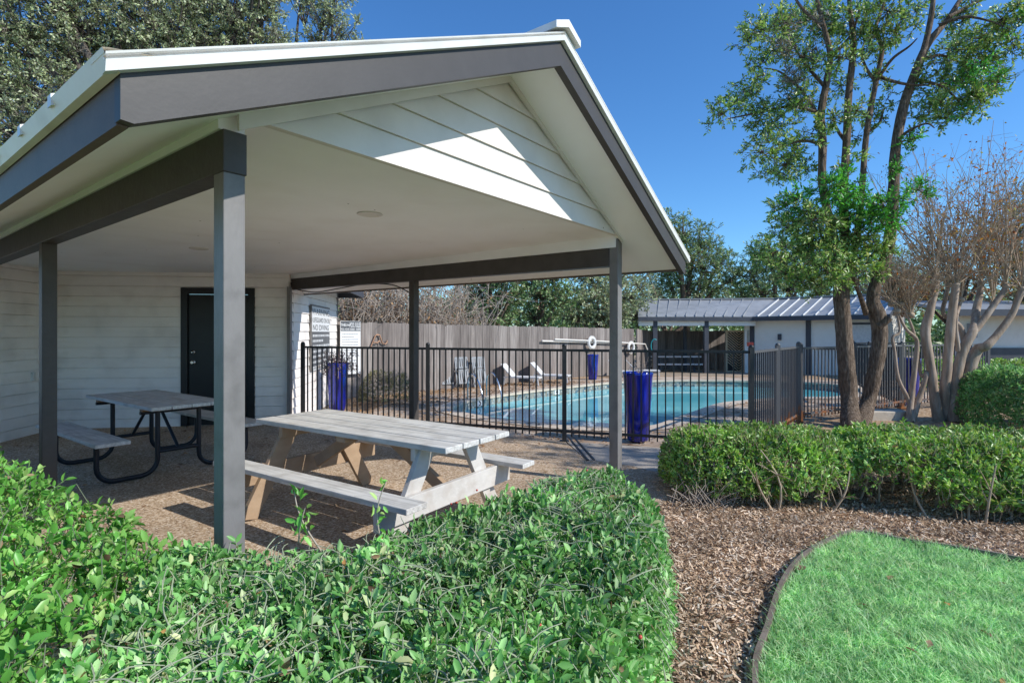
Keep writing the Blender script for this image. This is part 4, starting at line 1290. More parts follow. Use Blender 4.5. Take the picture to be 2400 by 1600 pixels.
mb = MB(); mb.bar(e0 + Vector((0, -.02, -.1)), e1 + Vector((0, -.02, -.1)), .05, .17); mb.fin('fascia', M['bluehouse'], rfa)
mb = MB(); mb.box(5.3, 10.2, 22.42, 22.52, 1.74, 1.95); mb.fin('beam', M['creamwall'], PH)
for x_ in (6.0, 7.95, 8.15):
    mb = MB(); w_ = .09 if x_ != 7.95 else .06
    yy = 22.5 if x_ != 7.95 else 24.6
    mb.box(x_ - w_, x_ + w_, yy - w_, yy + w_, -.35, 1.96); mb.fin('post', M['bluehouse'], PH)
# wing turned 45 degrees
ed = Vector((.7071, -.7071, 0)); upd = Vector((.7071, .7071, 0))
w0 = Vector((10.0, 22.3, ER)); w1 = w0 + ed * 4.75; q1 = w1 + upd * 2.6 + Vector((0, 0, .84)); q0 = w0 + upd * 2.6 + Vector((0, 0, .84))
rfb = slab([w0, w1, q1, q0]).fin('roof', M['greyroof'], PH)
slab([q0, q1, q1 + upd * 2.6 - Vector((0, 0, .84)), q0 + upd * 2.6 - Vector((0, 0, .84))]).fin('roof', M['greyroof'], PH)
mb = MB()
for i in range(0, 11):
    t = (i + .5) / 11; mb.bar(w0.lerp(w1, t) + Vector((0, 0, .02)), q0.lerp(q1, t) + Vector((0, 0, .02)), .03, .05)
mb.fin('standing_seam', M['flash'], rfb)
mb = MB(); mb.bar(q0 + Vector((0, 0, .03)), q1 + Vector((0, 0, .03)), .2, .05); mb.fin('ridge_cap', M['greyroof'], rfb)
mb = MB(); mb.bar(w0 - Vector((0, 0, .1)), w1 - Vector((0, 0, .1)), .05, .17); mb.bar(w1 - Vector((0, 0, .08)), q1 - Vector((0, 0, .08)), .04, .15); mb.fin('fascia', M['bluehouse'], rfb)
def PWf(a, n, z): return w0 + upd * .55 + ed * a - upd * n + Vector((0, 0, z - ER))
mb = MB(); mb.box(-.3, 4.5, -.1, 0, -.35, 2.02, PWf); mb.fin('wall', M['creamwall'], PH)
mb = MB(); e_ = 4.5
mb.hexa([PWf(e_, -.1, -.35), PWf(e_ - .01, -.1, -.35), PWf(e_ - .01, -4, -.35), PWf(e_, -4, -.35), PWf(e_, -.1, 2.1), PWf(e_ - .01, -.1, 2.1), PWf(e_ - .01, -4, 2.1), PWf(e_, -4, 2.1)])
mb.fin('wall', M['creamwall'], PH)
for a_ in (-.2, 1.98, 4.42):
    mb = MB(); mb.box(a_ - .09, a_ + .09, -.05, .05, -.35, 2.0, PWf); mb.fin('post', M['bluehouse'], PH)
mb = MB(); mb.box(2.2, 2.95, .003, .03, .9, 1.85, PWf); wn = mb.fin('window', M['creamwall'], PH)
mb = MB(); mb.box(2.15, 3.0, .002, .05, .8, .895, PWf); mb.box(2.95, 3.0, .002, .05, .9, 1.9, PWf); mb.fin('frame', M['bluehouse'], wn)
mb = MB(); mb.box(3.45, 4.1, .003, .03, -.3, 1.75, PWf); dn = mb.fin('door', M['whiteplastic'], PH)
mb = MB(); mb.box(3.37, 3.445, .002, .05, -.3, 1.83, PWf); mb.box(4.105, 4.18, .002, .05, -.3, 1.83, PWf); mb.box(3.445, 4.105, .002, .05, 1.755, 1.83, PWf); mb.fin('frame', M['bluehouse'], dn)
mb = MB(); mb.box(.85, .97, .002, .1, 1.15, 1.4, PWf); mb.fin('wall_lamp', M['bluehouse'], PH)
# narrow end wall facing the shelter, with a plaque
mb = MB(); mb.hexa([Vector(p) for p in ((9.98, 22.93, -.35), (10.25, 22.9, -.35), (10.25, 23.0, -.35), (9.98, 23.03, -.35), (9.98, 22.93, 2.0), (10.25, 22.9, 2.0), (10.25, 23.0, 2.0), (9.98, 23.03, 2.0))]); mb.fin('wall', M['creamwall'], PH)
mb = MB(); mb.box(10.06, 10.17, 22.86, 22.895, .95, 1.55)
put(mb.fin('wall_plaque', M['stone']), 'narrow upright plaque on the end wall beside the chevron panel', 'plaque')

# chevron slatted panel
cp = thing('slatted_panel', 'tan wooden panel with diagonal chevron slats standing under the far shelter', 'panel', (9.82, 23.6, -.3))
mb = MB(); mb.box(9.4, 10.25, 23.6, 23.64, -.3, 1.55); mb.fin('backing', M['door'], cp)
M['tanwood'] = painted('tan_wood', (.5, .39, .25), (.6, .48, .33), rough=.7, scale=7, bump=.2)
mb = MB(); mb.box(9.4, 9.48, 23.55, 23.599, -.3, 1.55); mb.box(10.17, 10.25, 23.55, 23.599, -.3, 1.55); mb.box(9.48, 10.17, 23.55, 23.599, 1.47, 1.55); mb.box(9.48, 10.17, 23.55, 23.599, -.3, -.22); mb.fin('frame', M['tanwood'], cp)
mb = MB()
for k in range(17):
    z = -.25 + k * .115
    for (xa, xb, za, zb2) in ((9.49, 9.99, z + .42, z), (10.16, 9.99, z + .15, z)):
        a = Vector((xa, 23.575, za)); c = Vector((xb, 23.575, zb2))
        def cl(p, o_):
            if p.z > 1.46:
                f = (1.46 - o_.z) / (p.z - o_.z) if p.z != o_.z else 0; return o_.lerp(p, max(0, f))
            return p
        if c.z > 1.44: continue
        mb.bar(cl(a, c), c, .03, .05, up=(0, 1, 0))
mb.fin('slats', M['tanwood'], cp)
# white bench table in the shade
bt = thing('bench_table', 'low white two-board table standing in the shade of the far shelter', 'table', (7.0, 23.8, -.3))
mb = MB(); mb.box(6.15, 8.35, 23.6, 24.0, .36, .42); mb.fin('tabletop', M['whiteplastic'], bt)
mb = MB(); mb.box(6.15, 8.35, 23.35, 23.55, .04, .1); mb.fin('bench_seat', M['whiteplastic'], bt)
for x_ in (6.5, 8.0):
    mb = MB(); mb.bar((x_, 23.8, .36), (x_, 23.45, -.32), .06, .06); mb.bar((x_, 23.8, .36), (x_, 24.15, -.32), .06, .06); mb.bar((x_, 23.4, .06), (x_, 24.1, .06), .05, .05); mb.fin('leg', M['bluehouse'], bt)
# coiled turquoise hose on the shelter post
mb = MB(); c = Vector((5.78, 21.7, .93))
mb.tube([c + Vector((.13 * math.cos(a * .2), 0.004 * a, .26 * math.sin(a * .2))) for a in range(5, 27)], .022, 7)
put(mb.fin('garden_hose', M['turq']), 'turquoise hose looped over a hook at the end of the board fence', 'hose')
# red box on top of the corner fence post
mb = MB(); mb.box(FD[0] - .02, FD[0] + .04, FD[1] + .03, FD[1] + .08, 1.3, 1.35); mb.box(FD[0] - .01, FD[0] + .02, FD[1] + .03, FD[1] + .06, 1.2, 1.3)
put(mb.fin('gate_latch', M['red']), 'small red plastic latch on top of the corner fence post', 'latch')

# right-hand house
RH = thing('house', 'pale lavender-white house wall with a dark base at the right edge', 'building', (16.5, 17.2, 0))
mb = MB(); mb.box(14.2, 26, 17.0, 17.2, -.2, 2.1); mb.fin('wall', M['white'], RH)
mb = MB(); mb.box(14.15, 26, 16.93, 16.998, -.2, .98); mb.fin('base_band', M['bluehouse'], RH)
mb = MB(); mb.add([Vector(p) for p in ((13.6, 16.3, 2.15), (26, 16.3, 2.15), (26, 20, 2.65), (14.5, 20, 2.65), (13.6, 16.3, 2.05), (26, 16.3, 2.05), (26, 20, 2.55), (14.5, 20, 2.55))], [(0, 1, 2, 3), (7, 6, 5, 4), (0, 4, 5, 1), (0, 3, 7, 4)])
mb.fin('roof', M['greyroof'], RH)
mb = MB(); mb.bar((13.6, 16.28, 2.07), (26, 16.28, 2.07), .04, .2); mb.fin('fascia', M['bluehouse'], RH)
mb = MB(); mb.box(14.45, 14.7, 16.9, 16.999, 1.3, 1.75); mb.fin('meter_box', M['cg'], RH)
# pale stone block by the trunks
mb = MB(); p = gp(2078, 985); mb.box(p.x - .35, p.x + .4, p.y - .02, p.y + .3, -.02, .15)
put(mb.fin('stone_block', M['stone'], bevel=.015), 'low limestone block on the ground between the trunks', 'stone block')

# ------------------------------------------------------------------ hedges
def hedge(name, label, poly, hfun, n_leaf, mat, L=.04, Wd=.02, stems=200, stem_mat=None, shape=LEAF_FULL, roundr=.28, base=0.02, side=.5, cat='hedge', group=None, upw=.7, stem_r=.0028, stem_out=.05, thin=.06, zmin=None, legs=0, bare_frac=.06):
    poly = [tuple(p) for p in poly]
    xs = [p[0] for p in poly]; ys = [p[1] for p in poly]
    root = thing(name, label, cat, (sum(xs) / len(xs), sum(ys) / len(ys), 0), 0, group)
    def sample(k):
        out = np.zeros((0, 2))
        while len(out) < k:
            q = np.stack([RNG.uniform(min(xs), max(xs), k * 2), RNG.uniform(min(ys), max(ys), k * 2)], 1)
            out = np.concatenate([out, q[in_poly(q[:, 0], q[:, 1], poly)]])
        return out[:k]
    def ztop(x, y):
        e = edge_dist(x, y, poly)
        f = np.sqrt(np.clip(1 - (1 - np.clip(e / roundr, 0, 1)) ** 2, 0, 1))
        h = hfun(x, y)
        return base + (h - base) * (.12 + .88 * f), e
    K = 8; SPL = L * 1.9
    na = int(n_leaf * (1 - side) / K)
    q = sample(na); zt, e = ztop(q[:, 0], q[:, 1])
    za = zt - RNG.exponential(thin, na) + RNG.normal(size=na) * .016
    A = np.column_stack([q, np.maximum(za, base + .03)])
    # extra sprigs on the flanks
    nb_ = int(n_leaf * side / K)
    q = sample(nb_ * 5); e = edge_dist(q[:, 0], q[:, 1], poly); q = q[e < roundr * .75][:nb_]
    zt, e = ztop(q[:, 0], q[:, 1])
    zb = base + (zt - base) * RNG.random(len(q)) ** .8
    TIP = np.concatenate([A, np.column_stack([q, zb])])
    cen = np.array((sum(xs) / len(xs), sum(ys) / len(ys)))
    fl = np.concatenate([np.full(na, .15), np.full(len(q), .75)])
    out = TIP[:, :2] - cen; out /= np.linalg.norm(out, axis=1, keepdims=True) + 1e-6
    sd = rand_unit(len(TIP)) * .75; sd[:, :2] += out * fl[:, None]; sd[:, 2] += 1.0 - fl * .5; sd /= np.linalg.norm(sd, axis=1, keepdims=True)
    if zmin is not None:
        kp = TIP[:, 2] > zmin(TIP[:, 0], TIP[:, 1]) + RNG.normal(size=len(TIP)) * .05
        TIP, sd = TIP[kp], sd[kp]
    LV, LD, FT = sprigs(TIP, sd, K, SPL, whorl=True)
    # sprigs differ in vigour: drop some leaves, leave some bare
    kp = RNG.random(len(LV)) < .86
    bare = np.tile(RNG.random(len(TIP)) < bare_frac, K)
    LV, LD = LV[kp & ~bare], LD[kp & ~bare]
    LV[:, 2] = np.maximum(LV[:, 2], max(base, .0) + .004)
    leaves('foliage', LV, L, Wd, mat, root, upw=upw, shape=shape, along=LD, jitter=.5)
    sticks('sprigs', FT - sd * SPL * .6, TIP, stem_r * .9, stem_r * .45, stem_mat or M['twiggreen'], root)
    nd_ = int(len(LV) * .025)
    if nd_: leaves('withered_leaves', LV[RNG.permutation(len(LV))[:nd_]], L * .9, Wd, M['brownleaf'], root, upw=.3, shape=shape)
    if legs:
        mb = MB(); q = sample(legs)
        for (x, y) in q:
            b0 = Vector((x, y, -.01)); tp_ = Vector((x + random.gauss(0, .09), y + random.gauss(0, .09), random.uniform(.25, .5)))
            pp = bend(b0, tp_, 0, 5, .12); mb.tube(pp, taper(.011, .005, len(pp)), 6, False)
            for _ in range(3):
                e_ = pp[random.randint(1, 3)]; q2 = bend(e_, e_ + Vector((random.gauss(0, .12), random.gauss(0, .12), random.uniform(.0, .2))), .1, 3, .1); mb.tube(q2, taper(.005, .002, len(q2)), 4, False)
        mb.fin('woody_stems', M['twig'], root)
    # stems
    mb = MB()
    q = sample(stems); zt, e = ztop(q[:, 0], q[:, 1])
    for (x, y), z, ee in zip(q, zt, e):
        if ee < .15: continue
        b0 = Vector((x + random.gauss(0, .045), y + random.gauss(0, .045), max(base, z - random.uniform(.12, .4))))
        tp = Vector((x, y, z + random.uniform(-.02, stem_out)))
        p = bend(b0, tp, .0, 4, .12)
        mb.tube(p, taper(stem_r * 1.4, stem_r * .6, len(p)), 4, False)
    mb.fin('stems', stem_mat or M['twiggreen'], root)
    return root


# front hedge, wrapping below the camera and round to the right corner of the pavilion
front = [(-1.1, .45), (-1.3, 1.6), (-1.42, 2.2), (-1.0, 2.2), (-.72, 2.26), (-.55, 2.5), (-.34, 2.83), (.1, 3.06), (.42, 3.36), (.7, 3.38), (.86, 3.08), (.8, 2.65), (.57, 1.98), (.44, 1.7), (.34, 1.4), (.15, .45)]
def hf(x, y):
    return .62 + .06 * vnoise(x, y, 2.0, 1.) + .045 * vnoise(x, y, 5, 4.) + .03 * vnoise(x, y, 12, 4.) + .03 * np.clip(x, 0, 1)
hd = hedge('hedge', 'broad clipped green holly hedge filling the foreground in front of the pavilion', front, hf, 125000, M['hedgeleaf'], .034, .0175, 900, upw=1.1, roundr=.15, side=.34, bare_frac=.16, stem_mat=M['sagetwig'], thin=.055)
# arching bare twigs lying over the top of the hedge
mb = MB()
for i in range(2300):
    x_ = random.uniform(-1.0, .75); y_ = random.uniform(1.0, 3.1)
    if not in_poly(np.array([x_]), np.array([y_]), front)[0] or edge_dist(np.array([x_]), np.array([y_]), front)[0] < .12: continue
    if mnoise.noise(Vector((x_ * 1.6, y_ * 1.6, 4.))) + (.12 - x_ * .35 if y_ < 2.6 else 0) < random.uniform(-.05, .55): continue
    z_ = float(hf(np.array([x_]), np.array([y_]))[0])
    a_ = random.uniform(0, 6.28); l_ = random.uniform(.05, .19)
    p0 = Vector((x_, y_, z_ - .03)); p1 = p0 + Vector((math.cos(a_) * l_, math.sin(a_) * l_, random.uniform(.0, .06)))
    p = bend(p0, p1, .1, 5, .2); mb.tube(p, taper(.0028, .0013, len(p)), 5, False)
mb.fin('bare_twigs', M['sagetwig'], hd)
# a few red berries
for i in range(14):
    x_ = random.uniform(-.7, 1.0); y_ = random.uniform(1.4, 3.2)
    if not in_poly(np.array([x_]), np.array([y_]), front)[0]: continue
    z_ = float(hf(np.array([x_]), np.array([y_]))[0]) + .005
    mb = MB(); mb.lathe([(0, -.006), (.0045, -.004), (.006, 0), (.0045, .004), (0, .006)], (x_, y_, z_), 8)
    mb.fin('berry', M['red'], hd)
# two young shoots standing up out of the hedge
C = []
for (px0, py0, px1, py1, Y_) in ((752, 1290, 690, 1150, 2.15), (900, 1290, 905, 1128, 2.2), (700, 1270, 715, 1190, 2.12)):
    p = bend(pt(px0, py0, Y_), pt(px1, py1, Y_ - .05), .0, 8, .1); mb = MB(); mb.tube(p, taper(.004, .002, len(p)), 5); mb.fin('shoot', M['twigpale'], hd)
    for q in p[2:]:
        for _ in range(2): C.append(tuple(q + Vector((random.gauss(0, .012), random.gauss(0, .012), random.gauss(0, .01)))))
leaves('shoot_leaves', np.array(C), .045, .02, M['hedgebright'], hd, upw=.3, shape=LEAF_FULL)

left = [(-6.0, 1.6), (-6.0, 5.0), (-4.4, 4.3), (-3.35, 3.42), (-2.75, 2.98), (-2.3, 2.7), (-1.75, 2.5), (-1.4, 2.32), (-1.2, 2.22), (-1.08, 1.5), (-.95, .5), (-3.0, .5)]
def hfl(x, y): return .67 + .05 * vnoise(x, y, 2.4, 7.) + .03 * vnoise(x, y, 7, 2.) + .25 * np.clip((-x - 1.5) / 1.3, 0, 1) - .05 * np.exp(-((x + 1.3) ** 2 + (y - 2.15) ** 2) / .12)
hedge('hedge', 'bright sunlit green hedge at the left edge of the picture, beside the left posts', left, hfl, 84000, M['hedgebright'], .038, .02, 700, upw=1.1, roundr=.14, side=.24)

def blob(cx, cy, rx, ry, n=18, rot=0., wob=.08):
    out = []
    for i in range(n):
        a = 2 * math.pi * i / n; k = 1 + wob * mnoise.noise(Vector((math.cos(a) * 1.5 + cx, math.sin(a) * 1.5 + cy, 0)))
        x_ = rx * k * math.copysign(abs(math.cos(a)) ** .6, math.cos(a)); y_ = ry * k * math.copysign(abs(math.sin(a)) ** .6, math.sin(a))
        out.append((cx + x_ * math.cos(rot) - y_ * math.sin(rot), cy + x_ * math.sin(rot) + y_ * math.cos(rot)))
    return out
HG = 'clipped shrubs along the mulch bed'
def hfc(h, s): return lambda x, y: h + .05 * vnoise(x, y, 2.5, s) + .025 * vnoise(x, y, 8, s + 3)
hedge('hedge', 'rounded clipped shrub just right of the pavilion corner post, lower leaves thinning', blob(2.27, 5.02, .84, .6, rot=-.12), hfc(.57, 2.), 34000, M['boxleaf'], .036, .018, 420, M['twig'], roundr=.3, base=.08, side=.5, group=HG, stem_out=.04, upw=.8, thin=.05, zmin=lambda x, y: .04 + .2 * np.clip((x - 2.3) / .5, 0, 1), legs=26)
hedge('hedge', 'large clipped shrub in front of the tree trunks, gap beneath its left end', blob(3.9, 4.72, 1.06, .66, rot=-.2), hfc(.58, 5.), 44000, M['boxleaf'], .038, .019, 460, M['twig'], roundr=.32, base=.1, side=.5, group=HG, stem_out=.04, upw=.8, thin=.05, zmin=lambda x, y: .02 + .34 * np.exp(-((x - 3.1) / .38) ** 2), legs=34)
hedge('hedge', 'clipped shrub at the right edge of the picture beside the lawn', blob(5.35, 4.25, .95, .6, rot=-.25), hfc(.58, 8.), 26000, M['boxleaf'], .038, .019, 260, M['twig'], roundr=.32, base=.1, side=.45, group=HG, stem_out=.04, upw=.8, thin=.05, legs=16)
hedge('shrub', 'pale fluffy light-green shrub behind the clipped shrubs, right of the bare tree', blob(8.75, 7.9, 1.7, .95, rot=-.3), hfc(.92, 3.), 46000, M['fluffyleaf'], .05, .022, 200, roundr=.45, upw=.8, base=.05, side=.45, cat='shrub', shape=LEAF_SIMPLE)
hedge('shrub', 'low green shrub in front of the right-hand house wall', blob(13.2, 14.5, 2.6, .7), hfc(.75, 4.), 9000, M['boxleaf'], .07, .035, 80, roundr=.4, base=0, side=.45, cat='shrub', shape=LEAF_SIMPLE)
hedge('shrub', 'sparse olive shrub between the blue pot and the board fence', blob(-2.75, 11.75, .62, .5), hfc(.62, 6.), 5200, M['oliveleaf'], .04, .018, 240, M['twigpale'], roundr=.4, base=DECK, side=.5, cat='shrub', shape=LEAF_SIMPLE, stem_out=.1)
# bare woody stems below the clipped shrubs
tw = thing('dry_stalks', 'clump of bare dry stalks at the foot of the first clipped shrub', 'dead plant', (1.62, 4.55, 0))
mb = MB()
for i in range(70):
    a = random.uniform(0, 6.28); p0 = Vector((1.62 + random.gauss(0, .12), 4.6 + random.gauss(0, .08), 0))
    p = bend(p0, p0 + Vector((math.cos(a) * random.uniform(.05, .25), math.sin(a) * random.uniform(.05, .2), random.uniform(.05, .24))), .1, 4, .1); mb.tube(p, .0028, 4, False)
mb.fin('stalks', M['twigpale'], tw)
for k, (cx, cy, lab) in enumerate(((2.2, 4.95, None), (3.5, 4.75, None), (4.2, 4.65, None))):
    pass

# ------------------------------------------------------------------ the big tree by the fence
TY = 8.45
def tp(px, py, dy=0.): return pt(px, py, TY + dy)
big = thing('tree', 'tall two-trunked tree with dark rough bark and loose green crown by the pool fence', 'tree', tuple(gp(2010, 1000)))
def stem(pts, radii, n=10, mat=None, name='trunk', k=5):
    P = smooth_open([tuple(p) for p in pts], k)
    R = np.interp(np.linspace(0, 1, len(P)), np.linspace(0, 1, len(radii)), radii)
    R = [r * (1 + .12 * mnoise.noise(Vector(p) * 4)) for r, p in zip(R, P)]
    return P, R, n
mbT = MB(); STEM_K = .84
def add_stem(mb, pts, radii, n=12):
    P, R, n = stem(pts, [q * STEM_K for q in radii], n); mb.tube(P, R, n)
add_stem(mbT, [gp(1994, 1004), tp(1990, 930), tp(1984, 860), tp(1978, 780), tp(1972, 700), tp(1972, 655)], [.175, .15, .145, .142, .14, .135], 14)
mbT.fin('trunk', M['bark'], big)
mbT = MB(); add_stem(mbT, [gp(2030, 1010) + Vector((0, .15, 0)), tp(2032, 950, .1), tp(2048, 880, .1), tp(2062, 800, .1), tp(2058, 745, .1), tp(2046, 705, .1), tp(2054, 660, .1), tp(2080, 590, .05), tp(2090, 510, 0), tp(2095, 430, 0), tp(2100, 340, 0), tp(2120, 241, 0), tp(2142, 182, 0), tp(2172, 108, 0), tp(2222, 45, .1), tp(2265, -20, .2), tp(2330, -90, .3)],
                          [.15, .13, .13, .13, .145, .115, .11, .1, .095, .09, .088, .085, .08, .065, .05, .035, .02], 14)
mbT.fin('trunk', M['bark'], big)
mbT = MB()
add_stem(mbT, [tp(1970, 668), tp(1962, 600), tp(1940, 500), tp(1927, 428), tp(1928, 339), tp(1924, 268), tp(1936, 200), tp(1946, 134), tp(1935, 80), tp(1915, 0), tp(1900, -90)], [.11, .088, .076, .07, .068, .066, .06, .052, .042, .03, .015])
add_stem(mbT, [tp(1978, 668), tp(1980, 560), tp(1977, 464), tp(1984, 335), tp(1989, 223), tp(2000, 112), tp(1992, 20), tp(1985, -80)], [.115, .085, .072, .068, .062, .056, .04, .02])
add_stem(mbT, [tp(1985, 660), tp(2010, 540), tp(2020, 446), tp(2031, 312), tp(2053, 192), tp(2067, 116), tp(2052, 67), tp(2075, 0), tp(2090, -70)], [.085, .062, .055, .05, .046, .04, .034, .024, .012])
add_stem(mbT, [tp(2150, 170), tp(2172, 90), tp(2184, 27), tp(2192, -60)], [.06, .05, .045, .03])
add_stem(mbT, [tp(2030, 735, .1), tp(2015, 690, -.1), tp(1995, 640, -.2), tp(1990, 600, -.2)], [.055, .04, .03, .02])
# stump of a cut limb
add_stem(mbT, [tp(2058, 765, .05), tp(2076, 752, .0), tp(2084, 744, -.02)], [.085, .075, .07])
side_br = [((1917, 270), (1880, 215), (1830, 170), (1790, 160)), ((1910, 262), (1850, 250), (1760, 268), (1700, 280)), ((1930, 200), (1880, 140), (1850, 80), (1840, 20)), ((1928, 340), (1880, 330), (1820, 350), (1780, 370)),
           ((1946, 134), (1990, 90), (2010, 40), (2020, -20)), ((1984, 335), (1960, 300), (1952, 270), (1940, 255)), ((2053, 192), (2090, 140), (2130, 110), (2150, 90)), ((2060, 180), (2110, 195), (2160, 200), (2220, 195)),
           ((2172, 136), (2205, 130), (2250, 147), (2300, 180)), ((2145, 187), (2200, 200), (2240, 230), (2260, 260)), ((2200, 60), (2260, 40), (2320, 50), (2370, 70)), ((2100, 340), (2125, 310), (2170, 290), (2190, 300)),
           ((2053, 192), (2030, 160), (2020, 120), (2035, 80)), ((2031, 312), (2060, 290), (2070, 260), (2080, 250)), ((1926, 60), (1880, 20), (1850, -30), (1830, -80)), ((2223, 40), (2300, 0), (2350, -30), (2390, -50))]
for b_ in side_br:
    dy = random.uniform(-.7, .7)
    P = [tp(*b_[0])] + [tp(x_, y_, dy * (i + 1) / 3) for i, (x_, y_) in enumerate(b_[1:])]
    add_stem(mbT, P, [.035, .026, .018, .008], 7)
mbT.fin('limbs', M['bark'], big)
# crown clusters (surveyed against the picture at the tree's own distance)
S = TY / FOC
cl = [(430, 600, 80), (500, 545, 80), (560, 500, 100), (640, 600, 90), (700, 650, 120), (640, 800, 100), (700, 900, 90), (760, 870, 100), (820, 780, 100), (850, 880, 80), (640, 160, 110), (580, 200, 70), (640, 330, 90), (620, 400, 60), (760, 120, 130), (760, 260, 90), (860, 300, 100), (900, 100, 130), (1000, 80, 130), (1050, 300, 100), (830, 420, 90), (780, 520, 100), (880, 560, 90), (1020, 620, 80), (1050, 450, 70), (1140, 580, 70), (1140, 720, 60),
      (1100, 860, 60), (900, 700, 70), (980, 180, 90), (1120, 120, 90), (1200, 60, 100), (1600, 450, 130), (1560, 540, 90), (1750, 350, 150), (1880, 430, 110), (1700, 520, 110), (1800, 200, 160), (1900, 100, 140), (1960, 250, 80), (1620, 620, 80), (1450, 620, 70), (1350, 150, 110), (1300, 60, 110), (1250, 260, 80), (1420, 720, 50), (1300, 520, 60), (1230, 620, 50), (1480, 440, 60), (1450, 60, 90), (1650, 100, 100), (1650, 260, 100), (1780, 560, 70), (1560, 330, 60), (1190, 200, 70), (1240, 400, 50)]
def crown(name, items, mat, dens, per, spread, dyr, shell, upw):
    pts = []; dirs = []; ra = []; rb = []
    for (cx, cy, rr) in items:
        r_m = rr / 2.24 * S; c = tp(1500 + cx / 2.24, cy / 2.24, RNG.uniform(*dyr))
        cc, P, D, rd = ell_points(tuple(c), (r_m, r_m * 1.1, r_m * .82), max(8, int(dens * (r_m / .35) ** 2)), per, spread, shell)
        pts.append(P); dirs.append(D); ra += [rd[0], np.repeat(np.array([tuple(c)]), len(cc), 0)]; rb += [rd[1], cc]
    leaves(name, np.concatenate(pts), .062, .026, mat, big, upw=upw, along=np.concatenate(dirs))
    sticks(name + '_twigs', np.concatenate(ra), np.concatenate(rb), .0055, .002, M['bark'], big)


crown('crown', cl, M['treeleaf'], 31, 21, .1, (-.75, .75), .5, .55)
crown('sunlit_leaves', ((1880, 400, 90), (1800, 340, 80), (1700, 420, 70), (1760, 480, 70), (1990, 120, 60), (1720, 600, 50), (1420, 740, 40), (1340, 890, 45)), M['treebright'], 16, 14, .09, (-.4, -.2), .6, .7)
low = ((900, 1150, 130, 0), (780, 1200, 110, 0), (760, 1090, 70, 0), (820, 1050, 80, 1), (1000, 1250, 160, 0), (1150, 1250, 140, 0), (1080, 1120, 130, 1), (1060, 980, 90, 1), (1130, 1030, 90, 1), (960, 1010, 80, 1), (1230, 1120, 100, 1), (1280, 1080, 60, 1), (820, 1320, 120, 0), (960, 1400, 130, 0), (1100, 1390, 120, 0), (1200, 1350, 90, 0), (700, 1330, 90, 0), (600, 1340, 70, 0), (1380, 1040, 70, 1), (1460, 1000, 50, 1), (1320, 1170, 60, 1), (900, 1480, 90, 0), (760, 1440, 70, 0), (1030, 1470, 80, 0), (1240, 1430, 50, 0), (1300, 1300, 50, 0))
crown('lower_growth', [q[:3] for q in low if not q[3]], M['treeleaf'], 38, 21, .09, (-.9, .2), .5, .6)
crown('bright_lower_growth', [q[:3] for q in low if q[3]], M['treebright'], 40, 21, .09, (-.9, .0), .5, .7)
A = [tp(1500 + cx / 2.24, cy / 2.24, -.2) for cx, cy in ((770, 110), (790, 135), (715, 250), (790, 265), (930, 290), (915, 305), (810, 375), (795, 430), (850, 540), (935, 100), (740, 240))]
for a in A: leaves('ball_moss', np.array(tuple(a)) + RNG.normal(size=(90, 3)) * .075, .1, .007, M['moss'], big, upw=0)

# ------------------------------------------------------------------ bare crape myrtles
def myrtle(label, base, stems_, knuckles, ntw, Yc, seed, leaf_n):
    random.seed(seed)
    r = thing('bare_tree', label, 'tree', tuple(base))
    mb = MB()
    for P, R in stems_:
        add_stem(mb, P, [q * .95 for q in R], 9)
    mb.fin('trunk', M['myrtlebark'], r)
    mb = MB(); tips = []
    for (k, sp, hh) in knuckles:
        k = Vector(k)
        mb.lathe([(0, -.05), (.045, -.03), (.06, 0), (.045, .035), (0, .05)], k, 9)
        for i in range(ntw):
            a = random.uniform(0, 6.28); s_ = abs(random.gauss(0, sp * 1.7)); h_ = hh * random.uniform(.4, 1.1)
            e = k + Vector((math.cos(a) * s_, math.sin(a) * s_ * .8, h_))
            p = bend(k, e, random.uniform(-.15, .12), 5, .09); mb.tube(p, taper(.011, .003, len(p)), 5, False)
            for _ in range(6):
                j = random.randint(1, len(p) - 2); d = (p[j + 1] - p[j]).normalized()
                e2 = p[j] + (d + Vector((random.gauss(0, .45), random.gauss(0, .45), random.gauss(.1, .3)))) * random.uniform(.2, .6)
                q = bend(p[j], e2, .03, 3, .06); mb.tube(q, taper(.0055, .002, len(q)), 4, False); tips += [q[-1], q[-2]]
                for _ in range(2):
                    e3 = e2 + Vector((random.gauss(0, .12), random.gauss(0, .12), random.gauss(.1, .1))); mb.tube([q[-1], e3], [.0025, .0014], 4, False); tips.append(e3)
    mb.fin('bare_twigs', M['twig'], r)
    random.shuffle(tips)
    C = np.array([tuple(t) for t in tips[:leaf_n]]) + RNG.normal(size=(min(leaf_n, len(tips)), 3)) * .03
    leaves('autumn_leaves', C, .05, .028, M['rustleaf'], r, upw=.2)
    return r


